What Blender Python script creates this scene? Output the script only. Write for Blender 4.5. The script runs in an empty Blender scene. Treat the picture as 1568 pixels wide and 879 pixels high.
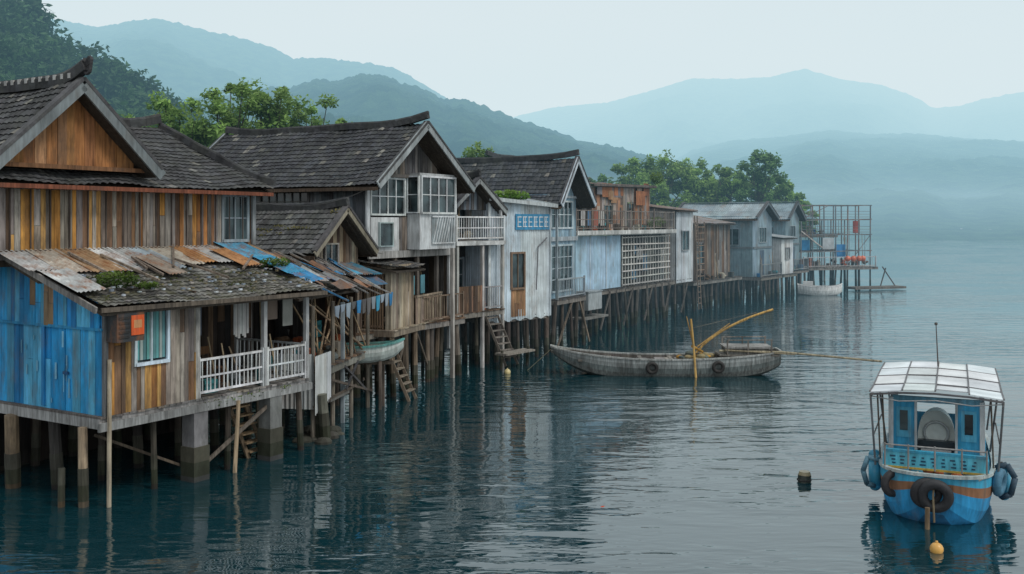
import bpy, math, random
import numpy as np
from mathutils import Vector, noise
R=random.Random(11)
NP=np.random.RandomState(5)
scene=bpy.context.scene
# ------------------------------------------------------------------ materials
def newmat(name):
    m=bpy.data.materials.new(name); m.use_nodes=True
    nt=m.node_tree; nt.nodes.clear()
    out=nt.nodes.new('ShaderNodeOutputMaterial')
    return m,nt,out
def N(nt,t,**k):
    n=nt.nodes.new(t)
    for a,b in k.items(): setattr(n,a,b)
    return n
def surf(name,rough=0.8,scale=(10,10,1.0),lo=0.55,hi=1.3,bump=0.3,stain=None,stain_amt=0.0,stain_scale=0.8,spec=0.3,metallic=0.0,thr=(0.5,0.7),translucent=0):
    m,nt,out=newmat(name); L=nt.links.new
    at=N(nt,'ShaderNodeAttribute'); at.attribute_name='Col'
    tc=N(nt,'ShaderNodeTexCoord')
    mp=N(nt,'ShaderNodeMapping'); mp.inputs['Scale'].default_value=scale; L(tc.outputs['Object'],mp.inputs['Vector'])
    no=N(nt,'ShaderNodeTexNoise'); no.inputs['Scale'].default_value=1.0; no.inputs['Detail'].default_value=6; no.inputs['Roughness'].default_value=0.65
    L(mp.outputs[0],no.inputs['Vector'])
    mr=N(nt,'ShaderNodeMapRange'); mr.inputs['From Min'].default_value=0.3; mr.inputs['From Max'].default_value=0.7
    mr.inputs['To Min'].default_value=lo; mr.inputs['To Max'].default_value=hi; L(no.outputs[0],mr.inputs['Value'])
    big=N(nt,'ShaderNodeTexNoise'); big.inputs['Scale'].default_value=0.9; big.inputs['Detail'].default_value=4; L(tc.outputs['Object'],big.inputs['Vector'])
    mb=N(nt,'ShaderNodeMapRange'); mb.inputs['From Min'].default_value=0.3; mb.inputs['From Max'].default_value=0.7
    mb.inputs['To Min'].default_value=0.66; mb.inputs['To Max'].default_value=1.2; L(big.outputs[0],mb.inputs['Value'])
    mu=N(nt,'ShaderNodeMath',operation='MULTIPLY'); L(mr.outputs[0],mu.inputs[0]); L(mb.outputs[0],mu.inputs[1])
    vm=N(nt,'ShaderNodeVectorMath',operation='SCALE'); L(at.outputs['Color'],vm.inputs[0]); L(mu.outputs[0],vm.inputs['Scale'])
    col=vm.outputs[0]
    if stain:
        s=N(nt,'ShaderNodeTexNoise'); s.inputs['Scale'].default_value=stain_scale; s.inputs['Detail'].default_value=8; s.inputs['Roughness'].default_value=0.7
        mp2=N(nt,'ShaderNodeMapping'); mp2.inputs['Scale'].default_value=(2.2,2.2,0.9); mp2.inputs['Location'].default_value=(3,7,1); L(tc.outputs['Object'],mp2.inputs['Vector']); L(mp2.outputs[0],s.inputs['Vector'])
        r=N(nt,'ShaderNodeMapRange'); r.inputs['From Min'].default_value=thr[0]; r.inputs['From Max'].default_value=thr[1]; r.inputs['To Max'].default_value=stain_amt
        L(s.outputs[0],r.inputs['Value'])
        mx=N(nt,'ShaderNodeMix',data_type='RGBA'); L(r.outputs[0],mx.inputs[0]); L(col,mx.inputs[6]); mx.inputs[7].default_value=(*stain,1)
        col=mx.outputs[2]
    p=N(nt,'ShaderNodeBsdfPrincipled'); p.inputs['Roughness'].default_value=rough; p.inputs['Metallic'].default_value=metallic
    p.inputs['Specular IOR Level'].default_value=spec
    L(col,p.inputs['Base Color'])
    if bump>0:
        b=N(nt,'ShaderNodeBump'); b.inputs['Strength'].default_value=bump; b.inputs['Distance'].default_value=0.02
        L(no.outputs[0],b.inputs['Height']); L(b.outputs[0],p.inputs['Normal'])
    if translucent:
        tr=N(nt,'ShaderNodeBsdfTranslucent'); L(col,tr.inputs[0]); ms=N(nt,'ShaderNodeMixShader'); ms.inputs[0].default_value=translucent
        L(p.outputs[0],ms.inputs[1]); L(tr.outputs[0],ms.inputs[2]); L(ms.outputs[0],out.inputs[0])
    else: L(p.outputs[0],out.inputs[0])
    return m
MAT={}
MAT['wood']=surf('weathered_wood',0.85,(14,14,1.3),0.40,1.45,0.5,(0.05,0.045,0.04),0.65)
MAT['paint']=surf('old_paint',0.6,(9,9,1.5),0.62,1.22,0.25,(0.15,0.13,0.11),0.5,1.2)
MAT['metal']=surf('corrugated_metal',0.5,(7,7,0.6),0.68,1.18,0.15,(0.20,0.13,0.08),0.6,0.7,spec=0.4,thr=(0.52,0.72))
MAT['rust']=surf('rusty_metal',0.65,(5,5,2),0.6,1.25,0.3,(0.22,0.09,0.035),0.75,1.1,thr=(0.48,0.64))
MAT['tile']=surf('roof_tile',0.75,(6,6,6),0.5,1.45,0.5,(0.085,0.09,0.08),0.55,0.9,thr=(.48,.66))
MAT['mosstile']=surf('mossy_roof_tile',0.9,(6,6,6),0.5,1.45,0.6,(0.085,0.085,0.045),0.7,1.3,thr=(0.47,0.63))
MAT['concrete']=surf('concrete',0.9,(4,4,2),0.6,1.2,0.4,(0.06,0.065,0.05),0.7,1.5)
MAT['plastic']=surf('plastic',0.35,(3,3,3),0.85,1.1,0.05,spec=0.5)
MAT['cloth']=surf('cloth',0.9,(5,5,3),0.8,1.1,0.2)
MAT['rubber']=surf('rubber',0.6,(12,12,12),0.7,1.3,0.2)
MAT['leaf']=surf('foliage',0.6,(1,1,1),0.8,1.2,0.0,spec=0.2,translucent=.35)
MAT['soil']=surf('soil',0.95,(1.5,1.5,1.5),0.6,1.3,0.6)
def glassmat():
    m,nt,out=newmat('window_glass')
    p=N(nt,'ShaderNodeBsdfPrincipled'); p.inputs['Roughness'].default_value=0.1
    tc=N(nt,'ShaderNodeTexCoord'); no=N(nt,'ShaderNodeTexNoise'); no.inputs['Scale'].default_value=1.5
    nt.links.new(tc.outputs['Object'],no.inputs['Vector'])
    cr=N(nt,'ShaderNodeValToRGB'); cr.color_ramp.elements[0].color=(0.01,0.015,0.018,1); cr.color_ramp.elements[0].position=0.4
    cr.color_ramp.elements[1].color=(0.07,0.11,0.12,1); cr.color_ramp.elements[1].position=0.7
    nt.links.new(no.outputs[0],cr.inputs[0]); nt.links.new(cr.outputs[0],p.inputs['Base Color'])
    b=N(nt,'ShaderNodeBump'); b.inputs['Strength'].default_value=0.15; nt.links.new(no.outputs[0],b.inputs['Height']); nt.links.new(b.outputs[0],p.inputs['Normal'])
    nt.links.new(p.outputs[0],out.inputs[0]); return m
MAT['glass']=glassmat()
# ------------------------------------------------------------------ mesh builder
def cj(c,a=0.15,r=R):
    k=1+r.uniform(-a,a); return (c[0]*k*(1+r.uniform(-.04,.04)),c[1]*k,c[2]*k*(1+r.uniform(-.04,.04)))
class MB:
    def __init__(s): s.v=[];s.f=[];s.c=[]
    def add(s,vs,fs,col):
        n=len(s.v); s.v.extend([tuple(v) for v in vs])
        for f in fs: s.f.append(tuple(i+n for i in f))
        if isinstance(col,list): s.c.extend(col)
        else: s.c.extend([col]*len(fs))
    def hexa(s,vs,col): s.add(vs,[(0,3,2,1),(4,5,6,7),(0,1,5,4),(1,2,6,5),(2,3,7,6),(3,0,4,7)],col)
    def box(s,x0,x1,y0,y1,z0,z1,col):
        s.hexa([(x0,y0,z0),(x1,y0,z0),(x1,y1,z0),(x0,y1,z0),(x0,y0,z1),(x1,y0,z1),(x1,y1,z1),(x0,y1,z1)],col)
    def beam(s,p,q,w,h,col,up=(0,0,1)):
        p=Vector(p);q=Vector(q);d=q-p
        if d.length<1e-6:return
        d.normalize(); up=Vector(up)
        if abs(d.dot(up))>0.98: up=Vector((1,0,0))
        sd=d.cross(up).normalized()*w/2; uu=sd.cross(d).normalized()*h/2
        s.hexa([p-sd-uu,p+sd-uu,q+sd-uu,q-sd-uu,p-sd+uu,p+sd+uu,q+sd+uu,q-sd+uu],col)
    def tube(s,p,q,r0,r1,col,n=8):
        p=Vector(p);q=Vector(q);d=(q-p).normalized(); up=Vector((0,0,1)) if abs(d.z)<0.95 else Vector((1,0,0))
        a=d.cross(up).normalized(); b=d.cross(a)
        vs=[]
        for c,r in((p,r0),(q,r1)):
            for i in range(n):
                t=2*math.pi*i/n; vs.append(c+a*math.cos(t)*r+b*math.sin(t)*r)
        fs=[(i,(i+1)%n,n+(i+1)%n,n+i) for i in range(n)]+[tuple(range(n))[::-1],tuple(range(n,2*n))]
        s.add(vs,fs,col)
    def path(s,pts,r,col,n=6):
        for i in range(len(pts)-1): s.tube(pts[i],pts[i+1],r,r,col,n)
    def torus(s,c,ax,R0,r,col,n=20,m=10):
        ax=Vector(ax).normalized(); up=Vector((0,0,1)) if abs(ax.z)<0.9 else Vector((1,0,0))
        a=ax.cross(up).normalized(); b=ax.cross(a); c=Vector(c); vs=[]
        for i in range(n):
            t=2*math.pi*i/n; rd=a*math.cos(t)+b*math.sin(t)
            for j in range(m):
                q=2*math.pi*j/m; vs.append(c+rd*(R0+r*math.cos(q))+ax*r*math.sin(q))
        fs=[(i*m+j,((i+1)%n)*m+j,((i+1)%n)*m+(j+1)%m,i*m+(j+1)%m) for i in range(n) for j in range(m)]
        s.add(vs,fs,col)
    def ball(s,c,r,col,sz=1.0,n=12,m=8):
        vs=[];fs=[]
        for j in range(m+1):
            ph=math.pi*j/m
            for i in range(n):
                t=2*math.pi*i/n; vs.append((c[0]+r*math.sin(ph)*math.cos(t),c[1]+r*math.sin(ph)*math.sin(t),c[2]+r*sz*math.cos(ph)))
        for j in range(m):
            for i in range(n): fs.append((j*n+i,j*n+(i+1)%n,(j+1)*n+(i+1)%n,(j+1)*n+i))
        s.add(vs,fs,col)
    def build(s,name,mat,parent=None,smooth=False):
        if not s.v: return None
        me=bpy.data.meshes.new(name); me.from_pydata(s.v,[],s.f)
        ca=me.color_attributes.new('Col','FLOAT_COLOR','CORNER')
        lens=np.array([len(f) for f in s.f]); c=np.ones((len(s.f),4)); c[:,:3]=np.array(s.c)
        c=np.repeat(c,lens,axis=0).astype(np.float32); ca.data.foreach_set('color',c.ravel())
        if smooth: me.polygons.foreach_set('use_smooth',[True]*len(me.polygons))
        me.materials.append(mat); ob=bpy.data.objects.new(name,me); scene.collection.objects.link(ob)
        if parent: ob.parent=parent
        return ob
class H:
    def __init__(s,name,x=0,y=0,deg=0,z=0):
        s.e=bpy.data.objects.new(name,None); s.e.location=(x,y,z); s.e.rotation_euler=(0,0,math.radians(deg)); s.e.empty_display_size=0.5
        scene.collection.objects.link(s.e); s.d={}; s.sm=set()
    def m(s,part,mat='wood',smooth=False):
        k=(part,mat)
        if k not in s.d: s.d[k]=MB()
        if smooth: s.sm.add(k)
        return s.d[k]
    def done(s):
        for (p,mt),mb in s.d.items(): mb.build(p,MAT[mt],s.e,(p,mt) in s.sm)
# palettes (linear)
GREY=[(0.25,0.24,0.23),(0.18,0.175,0.17),(0.31,0.295,0.27),(0.13,0.12,0.115),(0.22,0.19,0.16)]
DGREY=[(0.10,0.10,0.10),(0.075,0.075,0.08),(0.13,0.125,0.12),(0.09,0.075,0.06)]
ORANGE=[(0.46,0.23,0.06),(0.34,0.15,0.05),(0.24,0.13,0.07),(0.30,0.26,0.22),(0.36,0.32,0.27),(0.18,0.15,0.13),(0.50,0.29,0.10),(0.27,0.25,0.23),(0.14,0.09,0.06),(0.33,0.30,0.26),(0.22,0.20,0.19),(0.17,0.10,0.06)]
BROWN=[(0.13,0.08,0.05),(0.09,0.06,0.04),(0.18,0.12,0.08),(0.07,0.05,0.04)]
PALE=[(0.37,0.31,0.23),(0.30,0.24,0.17),(0.40,0.35,0.28),(0.23,0.18,0.14)]
DARK=[(0.03,0.025,0.022),(0.02,0.02,0.02),(0.045,0.035,0.03)]  # near-black boards: shade of the open interiors put into the wall colour
BLUE=[(0.02,0.29,0.62),(0.03,0.34,0.68),(0.015,0.22,0.52),(0.09,0.40,0.64)]
WHITE=(0.7,0.74,0.76); TILE=(0.042,0.045,0.052)
def F(b0): return lambda s,d,z:(s,b0-d,z)
def Lf(a0): return lambda s,d,z:(a0-d,s,z)
def Rt(a1): return lambda s,d,z:(a1+d,s,z)
def pbox(mb,pl,s0,s1,d0,d1,z0,z1,col,z1b=None):
    if z1b is None: z1b=z1
    mb.hexa([pl(s0,d0,z0),pl(s1,d0,z0),pl(s1,d1,z0),pl(s0,d1,z0),pl(s0,d0,z1),pl(s1,d0,z1b),pl(s1,d1,z1b),pl(s0,d1,z1)],col)
def planks(mb,pl,s0,s1,z0,z1,pal,w=0.16,holes=(),top=None,ragged=0.0,split=0.25):
    s=s0
    while s<s1-0.02:
        ww=min(w*R.uniform(0.7,1.3),s1-s); c=s+ww/2
        zt=z1; zt2=z1
        if top: zt=top(s+0.004);zt2=top(s+ww-0.004)
        zb=z0-R.uniform(0,ragged)
        segs=[(zb,min(zt,zt2),True)]
        for h in holes:
            if h[0]-0.02<c<h[1]+0.02:
                ns=[]
                for a,b,t in segs:
                    if h[2]>a: ns.append((a,min(b,h[2]),False) if h[2]<b else (a,b,t))
                    if h[3]<b: ns.append((max(a,h[3]),b,t))
                segs=ns
        d=R.uniform(0,0.022)
        for a,b,t in segs:
            if b-a<0.02: continue
            col=cj(R.choice(pal),0.25)
            if R.random()<split and b-a>1:
                mid=a+(b-a)*R.uniform(.3,.7)
                pbox(mb,pl,s+.004,s+ww-.004,0.0,0.03+d,a,mid-.004,col)
                pbox(mb,pl,s+.004,s+ww-.004,0.0,0.03+d*.6,mid+.004,zt if t else b,cj(R.choice(pal),0.25),zt2 if t else b)
            else: pbox(mb,pl,s+.004,s+ww-.004,0.0,0.03+d,a,zt if t else b,col,zt2 if t else b)
        s+=ww
def corr(mb,pl,s0,s1,z0,z1,col,pitch=0.13,amp=0.018,holes=(),top=None,panel=0.9,var=0.12,bot=None):
    n=max(6,int((s1-s0)/pitch*6)); pc=cj(col,var); nxt=s0+panel; off=0
    for i in range(n):
        a=s0+(s1-s0)*i/n; b=s0+(s1-s0)*(i+1)/n
        if a>nxt: pc=cj(col,var); nxt+=panel*R.uniform(.8,1.2); off=R.uniform(0,.015)
        fa=off+amp*(1+math.sin(2*math.pi*a/pitch)); fb=off+amp*(1+math.sin(2*math.pi*b/pitch))
        ta=top(a) if top else z1; tb=top(b) if top else z1
        segs=[(z0 if not bot else bot(a),z0 if not bot else bot(b),ta,tb)]
        c=(a+b)/2
        for h in holes:
            if h[0]<c<h[1]:
                q=segs.pop(0); segs=[(q[0],q[1],h[2],h[2]),(h[3],h[3],q[2],q[3])]
        for q in segs: mb.add([pl(a,fa,q[0]),pl(b,fb,q[1]),pl(b,fb,q[3]),pl(a,fa,q[2])],[(0,1,2,3)],pc)
def sheet(mb,o,u,v,col,pitch=0.12,amp=0.016,curl=0.0):
    o=Vector(o);u=Vector(u);v=Vector(v); nn=u.cross(v).normalized()
    if nn.z<0: nn=-nn
    n=max(6,int(u.length/pitch*5))
    for k in range(3):
        for i in range(n):
            q=[]
            for (x,y) in ((i/n,k/3),((i+1)/n,k/3),((i+1)/n,(k+1)/3),(i/n,(k+1)/3)):
                q.append(o+u*x+v*y+nn*(amp*math.sin(2*math.pi*x*u.length/pitch)+curl*(2*x-1)**2*(y)))
            mb.add(q,[(0,1,2,3)],col)
def roof(h,part,mat,P,col,pitch=0.25,row=0.30,amp=0.035,sag=0.05,var=0.3,slab=True,metal=False,slabcol=(0.06,0.05,0.04)):
    p00,p10,p11,p01=[Vector(p) for p in P]; mb=h.m(part,mat)
    e=p10-p00; r=p01-p00; nn=e.cross(r).normalized()
    if nn.z<0: nn=-nn
    W=max((p10-p00).length,(p11-p01).length); Hh=((p01-p00).length+(p11-p10).length)/2
    if metal: row=Hh/3+.001
    nu=max(4,int(W/pitch)*4); nr=max(1,int(Hh/row)); seed=R.uniform(0,100)
    rows=[]
    for k in range(nr): rows+= [(k/nr,0.03 if not metal else 0.008),((k+1)/nr,0.0)]
    vs=[]
    for ri,(v,st) in enumerate(rows):
        js=R.uniform(-.01,.01)
        for i in range(nu+1):
            u=i/nu; base=(p00*(1-u)+p10*u)*(1-v)+(p01*(1-u)+p11*u)*v
            ph=u*W/pitch+ (0 if metal else js*3)
            f=(abs(math.cos(math.pi*ph))**0.8)*amp if not metal else amp*math.sin(2*math.pi*ph)
            wob=noise.noise(base*0.7+Vector((seed,0,0)))*0.08+noise.noise(base*3+Vector((seed,5,0)))*0.018
            if metal: wob*=0.4
            low=0
            if v<0.001 and not metal: low=R.uniform(-.02,.02)
            vs.append(base+nn*(f+st+wob)+Vector((0,0,-sag*math.sin(math.pi*u)*(1-v*.3)-sag*.8*math.sin(math.pi*v)))+(p00-p01).normalized()*low)
    fs=[];cs=[]; tc={}
    for ri in range(len(rows)-1):
        for i in range(nu):
            a=ri*(nu+1)+i; fs.append((a,a+1,a+nu+2,a+nu+1))
            key=(ri//2,(i+2)//4 if not metal else i//30)
            if key not in tc:
                tc[key]=cj(col,var if not metal else .15)
                if not metal and R.random()<.04: tc[key]=cj((.17,.165,.15),.3)
            c=tc[key]
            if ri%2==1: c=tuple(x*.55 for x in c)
            cs.append(c)
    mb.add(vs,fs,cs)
    if slab:
        t=nn*0.06; t2=nn*0.12; dn=Vector((0,0,-sag))
        q=[p00,p10,p11,p01]
        h.m('roof_boards','wood').hexa([p-t2+dn for p in q]+[p-t+dn for p in q],slabcol)
def ridge(h,p,q,r=0.11,sw=0.18,col=(0.05,0.052,0.056),part='ridge_cap',n=14,ends=(1,1)):
    p=Vector(p);q=Vector(q); mb=h.m(part,'tile'); pts=[]
    for i in range(n+1):
        t=i/n; z=sw*(max(0,1-t*5)**2*ends[0]+max(0,t*5-4)**2*ends[1])+noise.noise(Vector((t*5,p.x,p.y)))*.05-.04*math.sin(math.pi*t)
        pts.append(p.lerp(q,t)+Vector((0,0,z)))
    for i in range(n):
        mb.beam(pts[i],pts[i+1],r*1.5,r*1.9,cj(col,.3)); mb.tube(pts[i]+Vector((0,0,r)),pts[i+1]+Vector((0,0,r)),r*.65,r*.65,cj(col,.3),6)
def gable(h,a0,a1,b0,b1,ze,zr,ovF=0.6,ovS=0.5,col=TILE,mat='tile',metal=False,barge=(0.2,0.2,0.2),pitch=.25,sw=.18,row=.3,bh=.24,var=.3,ac=None):
    if ac is None: ac=(a0+a1)/2
    sl=(zr-ze)/(ac-a0); sl2=(zr-ze)/(a1-ac)
    eL=(a0-ovS,ze-sl*ovS); eR=(a1+ovS,ze-sl2*ovS); f=b0-ovF
    roof(h,'roof',mat,[(eL[0],f,eL[1]),(eL[0],b1,eL[1]),(ac,b1,zr),(ac,f,zr)],col,pitch=pitch,metal=metal,row=row,amp=.035 if not metal else .015,var=var)
    roof(h,'roof',mat,[(eR[0],f,eR[1]),(eR[0],b1,eR[1]),(ac,b1,zr),(ac,f,zr)],col,pitch=pitch,metal=metal,row=row,amp=.035 if not metal else .015,var=var)
    for fb in (f-0.03,b1+.03):
        for e in (eL,eR):
            h.m('barge_boards','paint').beam((e[0],fb,e[1]-.02),(ac,fb,zr-.02),0.05,bh,cj(barge,.1),up=(0,0,1))
            h.m('barge_boards','tile').beam((e[0],fb+.05,e[1]+.1),(ac,fb+.05,zr+.1),0.2,0.07,cj((.07,.07,.075),.1))
    if not metal: ridge(h,(ac,f-.05,zr+.08),(ac,b1,zr+.08),sw=sw,ends=(1,.6))
    else: h.m('ridge_cap','metal').beam((ac,f,zr+.03),(ac,b1,zr+.03),.3,.04,cj(col,.1))
    for e in (eL,eR): h.m('fascia','wood').beam((e[0],f,e[1]-.12),(e[0],b1,e[1]-.12),.04,.12,(0.10,0.07,0.05))
    nr=int((b1-f)/.6)
    for i in range(nr):
        b=f+.2+i*.6
        for e in (eL,eR): h.m('rafters','wood').beam((e[0]+.02*(1 if e is eL else -1),b,e[1]-.17),(ac,b,zr-.17),.06,.08,(.07,.06,.05))
    return lambda s:min(ze+sl*(s-a0),ze+sl2*(a1-s))-0.12
def window(h,pl,s0,s1,z0,z1,nx=2,nz=2,fr=(0.5,0.53,0.55),d=0.0,fw=0.05,part='window',mat='paint'):
    g=h.m(part+'_glass','glass')
    pbox(g,pl,s0,s1,d-.02,d+.005,z0,z1,(1,1,1))
    m=h.m(part+'_frame',mat)
    pbox(m,pl,s0-fw,s0,d-.02,d+.07,z0-fw,z1+fw,cj(fr,.08)); pbox(m,pl,s1,s1+fw,d-.02,d+.07,z0-fw,z1+fw,cj(fr,.08))
    pbox(m,pl,s0,s1,d-.02,d+.068,z1,z1+fw,cj(fr,.08)); pbox(m,pl,s0-fw*.5,s1+fw*.5,d-.02,d+.10,z0-fw,z0,cj(fr,.08))
    for i in range(1,nx):
        s=s0+(s1-s0)*i/nx; pbox(m,pl,s-.02,s+.02,d,d+.045,z0,z1,cj(fr,.08))
    for i in range(1,nz):
        z=z0+(z1-z0)*i/nz; pbox(m,pl,s0,s1,d,d+.04,z-.015,z+.015,cj(fr,.08))
def rail(h,p,q,z0,hh,n,col,mat='paint',part='railing',th=.05,mid=False,posts=True):
    m=h.m(part,mat); p=Vector((p[0],p[1],0));q=Vector((q[0],q[1],0))
    Z=lambda z:Vector((0,0,z))
    m.beam(p+Z(z0+hh),q+Z(z0+hh),th*1.3,th,cj(col,.1)); m.beam(p+Z(z0+.12),q+Z(z0+.12),th,th,cj(col,.1))
    if mid: m.beam(p+Z(z0+hh*.55),q+Z(z0+hh*.55),th*.8,th*.8,cj(col,.1))
    for i in range(n+1):
        t=i/n; c=p.lerp(q,t)+Vector((R.uniform(-.015,.015),0,0)); m.beam(c+Z(z0+.12),c+Vector((R.uniform(-.01,.01),0,z0+hh)),th*.5,th*.5,cj(col,.2))
    if posts:
        for c in (p,q): m.beam(c+Z(z0),c+Z(z0+hh+.08),th*1.6,th*1.6,cj(col,.1))
def stilt(h,x,y,zt,r=.1,col=(0.17,0.15,0.12),lean=0.1,mat='wood',square=False):
    r*=R.uniform(.7,1.2); col=cj(tuple(v*.8 for v in col),.35)
    m=h.m('stilts',mat); dx,dy=R.uniform(-lean,lean),R.uniform(-lean,lean)
    zs=[(-1.2,.35),(0.12,.3),(0.45,.42),(0.8,.85),(zt,1.0)]
    for i in range(4):
        z0=zs[i][0]; z1=zs[i+1][0]
        if z1<=z0: continue
        k=zs[i+1][1] if i else .3
        c=tuple(v*k for v in col)
        if i==1: c=(0.03,0.035,0.022)
        if i==2: c=(0.065,0.065,0.05)
        f0=1-(z0/zt);f1=1-(z1/zt)
        a=(x+dx*f0,y+dy*f0,z0);b=(x+dx*f1,y+dy*f1,z1)
        rr=r*(1.12 if i<3 else 1)
        if square: m.beam(a,b,rr*2,rr*2,cj(c,.1))
        else: m.tube(a,b,rr,rr*(.97),cj(c,.1),8)
def deck(h,a0,a1,b0,b1,z,pal=GREY,th=.2,rim=(0.22,0.21,0.19),w=.18):
    m=h.m('deck'); a=a0
    while a<a1:
        e=min(a+w*R.uniform(.8,1.2),a1); o=R.uniform(0,.05)
        m.box(a+.005,e-.005,b0-o,b1,z-.04,z+R.uniform(-.005,.005),cj(R.choice(pal),.2)); a=e
    m.box(a0,a1,b0+.01,b0+.09,z-.04-th,z-.042,cj(rim,.1)); m.box(a0+.01,a0+.09,b0+.1,b1,z-.04-th,z-.042,cj(rim,.1)); m.box(a1-.09,a1-.01,b0+.1,b1,z-.04-th,z-.042,cj(rim,.1))
    b=b0+.8
    while b<b1: m.box(a0+.1,a1-.1,b,b+.1,z-.04-th*.9,z-.043,cj(rim,.2)); b+=.9
def leaves(mb,c,rad,n,size,cols):
    for i in range(n):
        while True:
            p=Vector((R.uniform(-1,1),R.uniform(-1,1),R.uniform(-1,1)))
            if p.length<1: break
        q=Vector(c)+Vector((p.x*rad[0],p.y*rad[1],p.z*rad[2]))
        d=Vector((R.uniform(-1,1),R.uniform(-1,1),R.uniform(-.6,.8))).normalized(); s=d.cross(Vector((R.uniform(-1,1),R.uniform(-1,1),R.uniform(-1,1)))).normalized()
        L=size*R.uniform(.6,1.4)
        mb.add([q-d*L,q+s*L*.4,q+d*L,q-s*L*.4],[(0,1,2,3)],cj(cols[min(len(cols)-1,int((p.z+1)/2*len(cols)))],.3))
GRN=[(0.045,0.08,0.02),(0.08,0.14,0.03),(0.14,0.21,0.045)]
def clutter(h,a0,a1,b0,b1,z,n,hm=1.0):
    """buckets, crates, bundles and poles left on a deck"""
    for i in range(n):
        a=R.uniform(a0,a1);b=R.uniform(b0,b1);k=R.random(); c=cj(R.choice(BROWN+[(.04,.17,.36),(.34,.34,.33),(.34,.09,.04),(.38,.35,.28),(.12,.14,.14),(.05,.25,.28)]),.3)
        if k<.35:
            r=R.uniform(.1,.2); h.m('buckets','plastic').tube((a,b,z),(a,b,z+r*R.uniform(1.5,2.6)),r*.8,r,c,12)
        elif k<.65:
            s=R.uniform(.2,.5); q=R.uniform(.15,.45)*hm; h.m('crates','wood').box(a,a+s,b,b+s*.7,z,z+q,c); h.m('crates','wood').box(a-.01,a+s+.01,b-.02,b,z+q*.6,z+q*.75,tuple(v*.6 for v in c))
        elif k<.85:
            for j in range(5): h.m('net_bundles','cloth').ball((a+R.uniform(-.15,.15),b+R.uniform(-.15,.15),z+R.uniform(.08,.3)*hm),R.uniform(.1,.2),cj(c,.2),.7,8,5)
        else: h.m('poles','wood').tube((a,b,z),(a+R.uniform(-.4,.4),b+.2,z+R.uniform(1,1.9)*hm),.025,.02,cj((.35,.27,.17),.2),6)
# ================================================================== HOUSE 1 (nearest)
h=H('stilt_house',-8.6,21.0,58.5)
deck(h,-.15,6.15,-.05,6.5,1.9,rim=(.30,.30,.29),th=.22)
h.m('deck').box(-.2,6.2,-.12,-.055,1.60,1.78,(.28,.29,.29))
w=h.m('walls')
planks(h.m('blue_wall','paint'),Lf(0.0),0.0,6.5,1.9,0,BLUE,w=.22,top=lambda s:4.3+.30*s if s<3.3 else 5.29,ragged=.18,split=.1)
planks(h.m('blue_wall_upper','paint'),Lf(-.06),0.05,3.2,3.75,0,BLUE+[(0.26,.17,.10)],w=.17,top=lambda s:4.28+.29*s,ragged=.06)
pbox(h.m('blue_wall_frame','paint'),Lf(-.0),-.02,6.4,.055,.10,3.70,3.76,(0.03,.26,.5))
pbox(h.m('blue_wall_frame','paint'),Lf(-.0),1.95,2.05,.06,.1,1.95,3.70,(0.02,.22,.5))
pbox(h.m('blue_wall_frame','paint'),Lf(-.0),1.12,1.3,.055,.09,2.7,2.76,(0.02,.1,.25))
for i in range(16):
    s=R.uniform(.1,3.1);z=R.uniform(2.0,3.4); pbox(h.m('paint_scuffs','paint'),Lf(0),s,s+R.uniform(.02,.07),.0545,.0555,z,z+R.uniform(.1,.5),cj((.20,.48,.66),.2))
planks(w,F(0.0),0.05,2.43,1.9,4.30,ORANGE+[(.42,.24,.08)],w=.14,holes=[(.75,1.6,2.9,4.22)])
window(h,F(0.0),.78,1.58,2.93,4.2,2,1,(0.55,.68,.76),fw=.07)
cur=h.m('curtain','cloth')
for i in range(9): pbox(cur,F(0.0),.80+i*.085,.87+i*.085,.008,.014+.01*(i%2),2.98,4.1,cj([(0.1,.28,.28),(.30,.38,.38),(.10,.24,.26)][i%3],.2))
bx=h.m('sign_box','rust'); pbox(bx,F(0.0),.0,.68,.06,.42,3.47,4.12,(.045,.05,.055))
pbox(h.m('orange_sign','paint'),F(0.0),.34,.66,.42,.44,3.6,4.02,(.72,.12,.03)); pbox(h.m('orange_sign','paint'),F(0.0),.40,.6,.44,.445,3.75,3.92,(.62,.3,.13))
for i in range(5): pbox(bx,F(0.0),.04,.30,.425,.435,3.55+i*.1,3.6+i*.1,(.03,.03,.03))
h.m('posts').box(-.06,.05,-.07,.0,1.9,4.3,(.12,.13,.14)); h.m('posts').box(2.40,2.52,-.05,.08,1.9,4.35,(.4,.4,.38))
for a in (4.55,6.05): h.m('posts','paint').box(a,a+.11,-.04,.07,1.9,4.3,(.42,.44,.45))
h.m('posts').box(2.5,6.1,-.03,.05,4.16,4.28,(.1,.09,.08))
rail(h,(2.5,0),(4.55,0),1.9,.88,16,(.66,.69,.70),th=.05,mid=True); rail(h,(4.68,0),(6.05,0),1.9,.88,11,(.66,.69,.70),th=.05,mid=True)
rail(h,(6.1,0.1),(6.1,2.6),1.9,.88,16,(.5,.52,.52),th=.05)
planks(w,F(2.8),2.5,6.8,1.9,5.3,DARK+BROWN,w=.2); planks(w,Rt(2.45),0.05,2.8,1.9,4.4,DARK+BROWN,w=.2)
fu=h.m('porch_furniture')
for (a,b) in ((2.9,.9),(3.8,1.1)):
    fu.box(a,a+.45,b,b+.45,2.32,2.36,(.26,.13,.06)); fu.box(a,a+.45,b+.41,b+.45,2.66,2.85,(.22,.11,.05))
    for x,y in ((0,0),(.41,0),(0,.41),(.41,.41)): fu.box(a+x,a+x+.04,b+y,b+y+.04,1.9,2.32 if y<.1 else 2.85,(.2,.1,.05))
fu.box(3.2,4.2,1.7,2.4,2.6,2.65,(.22,.15,.1))
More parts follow.
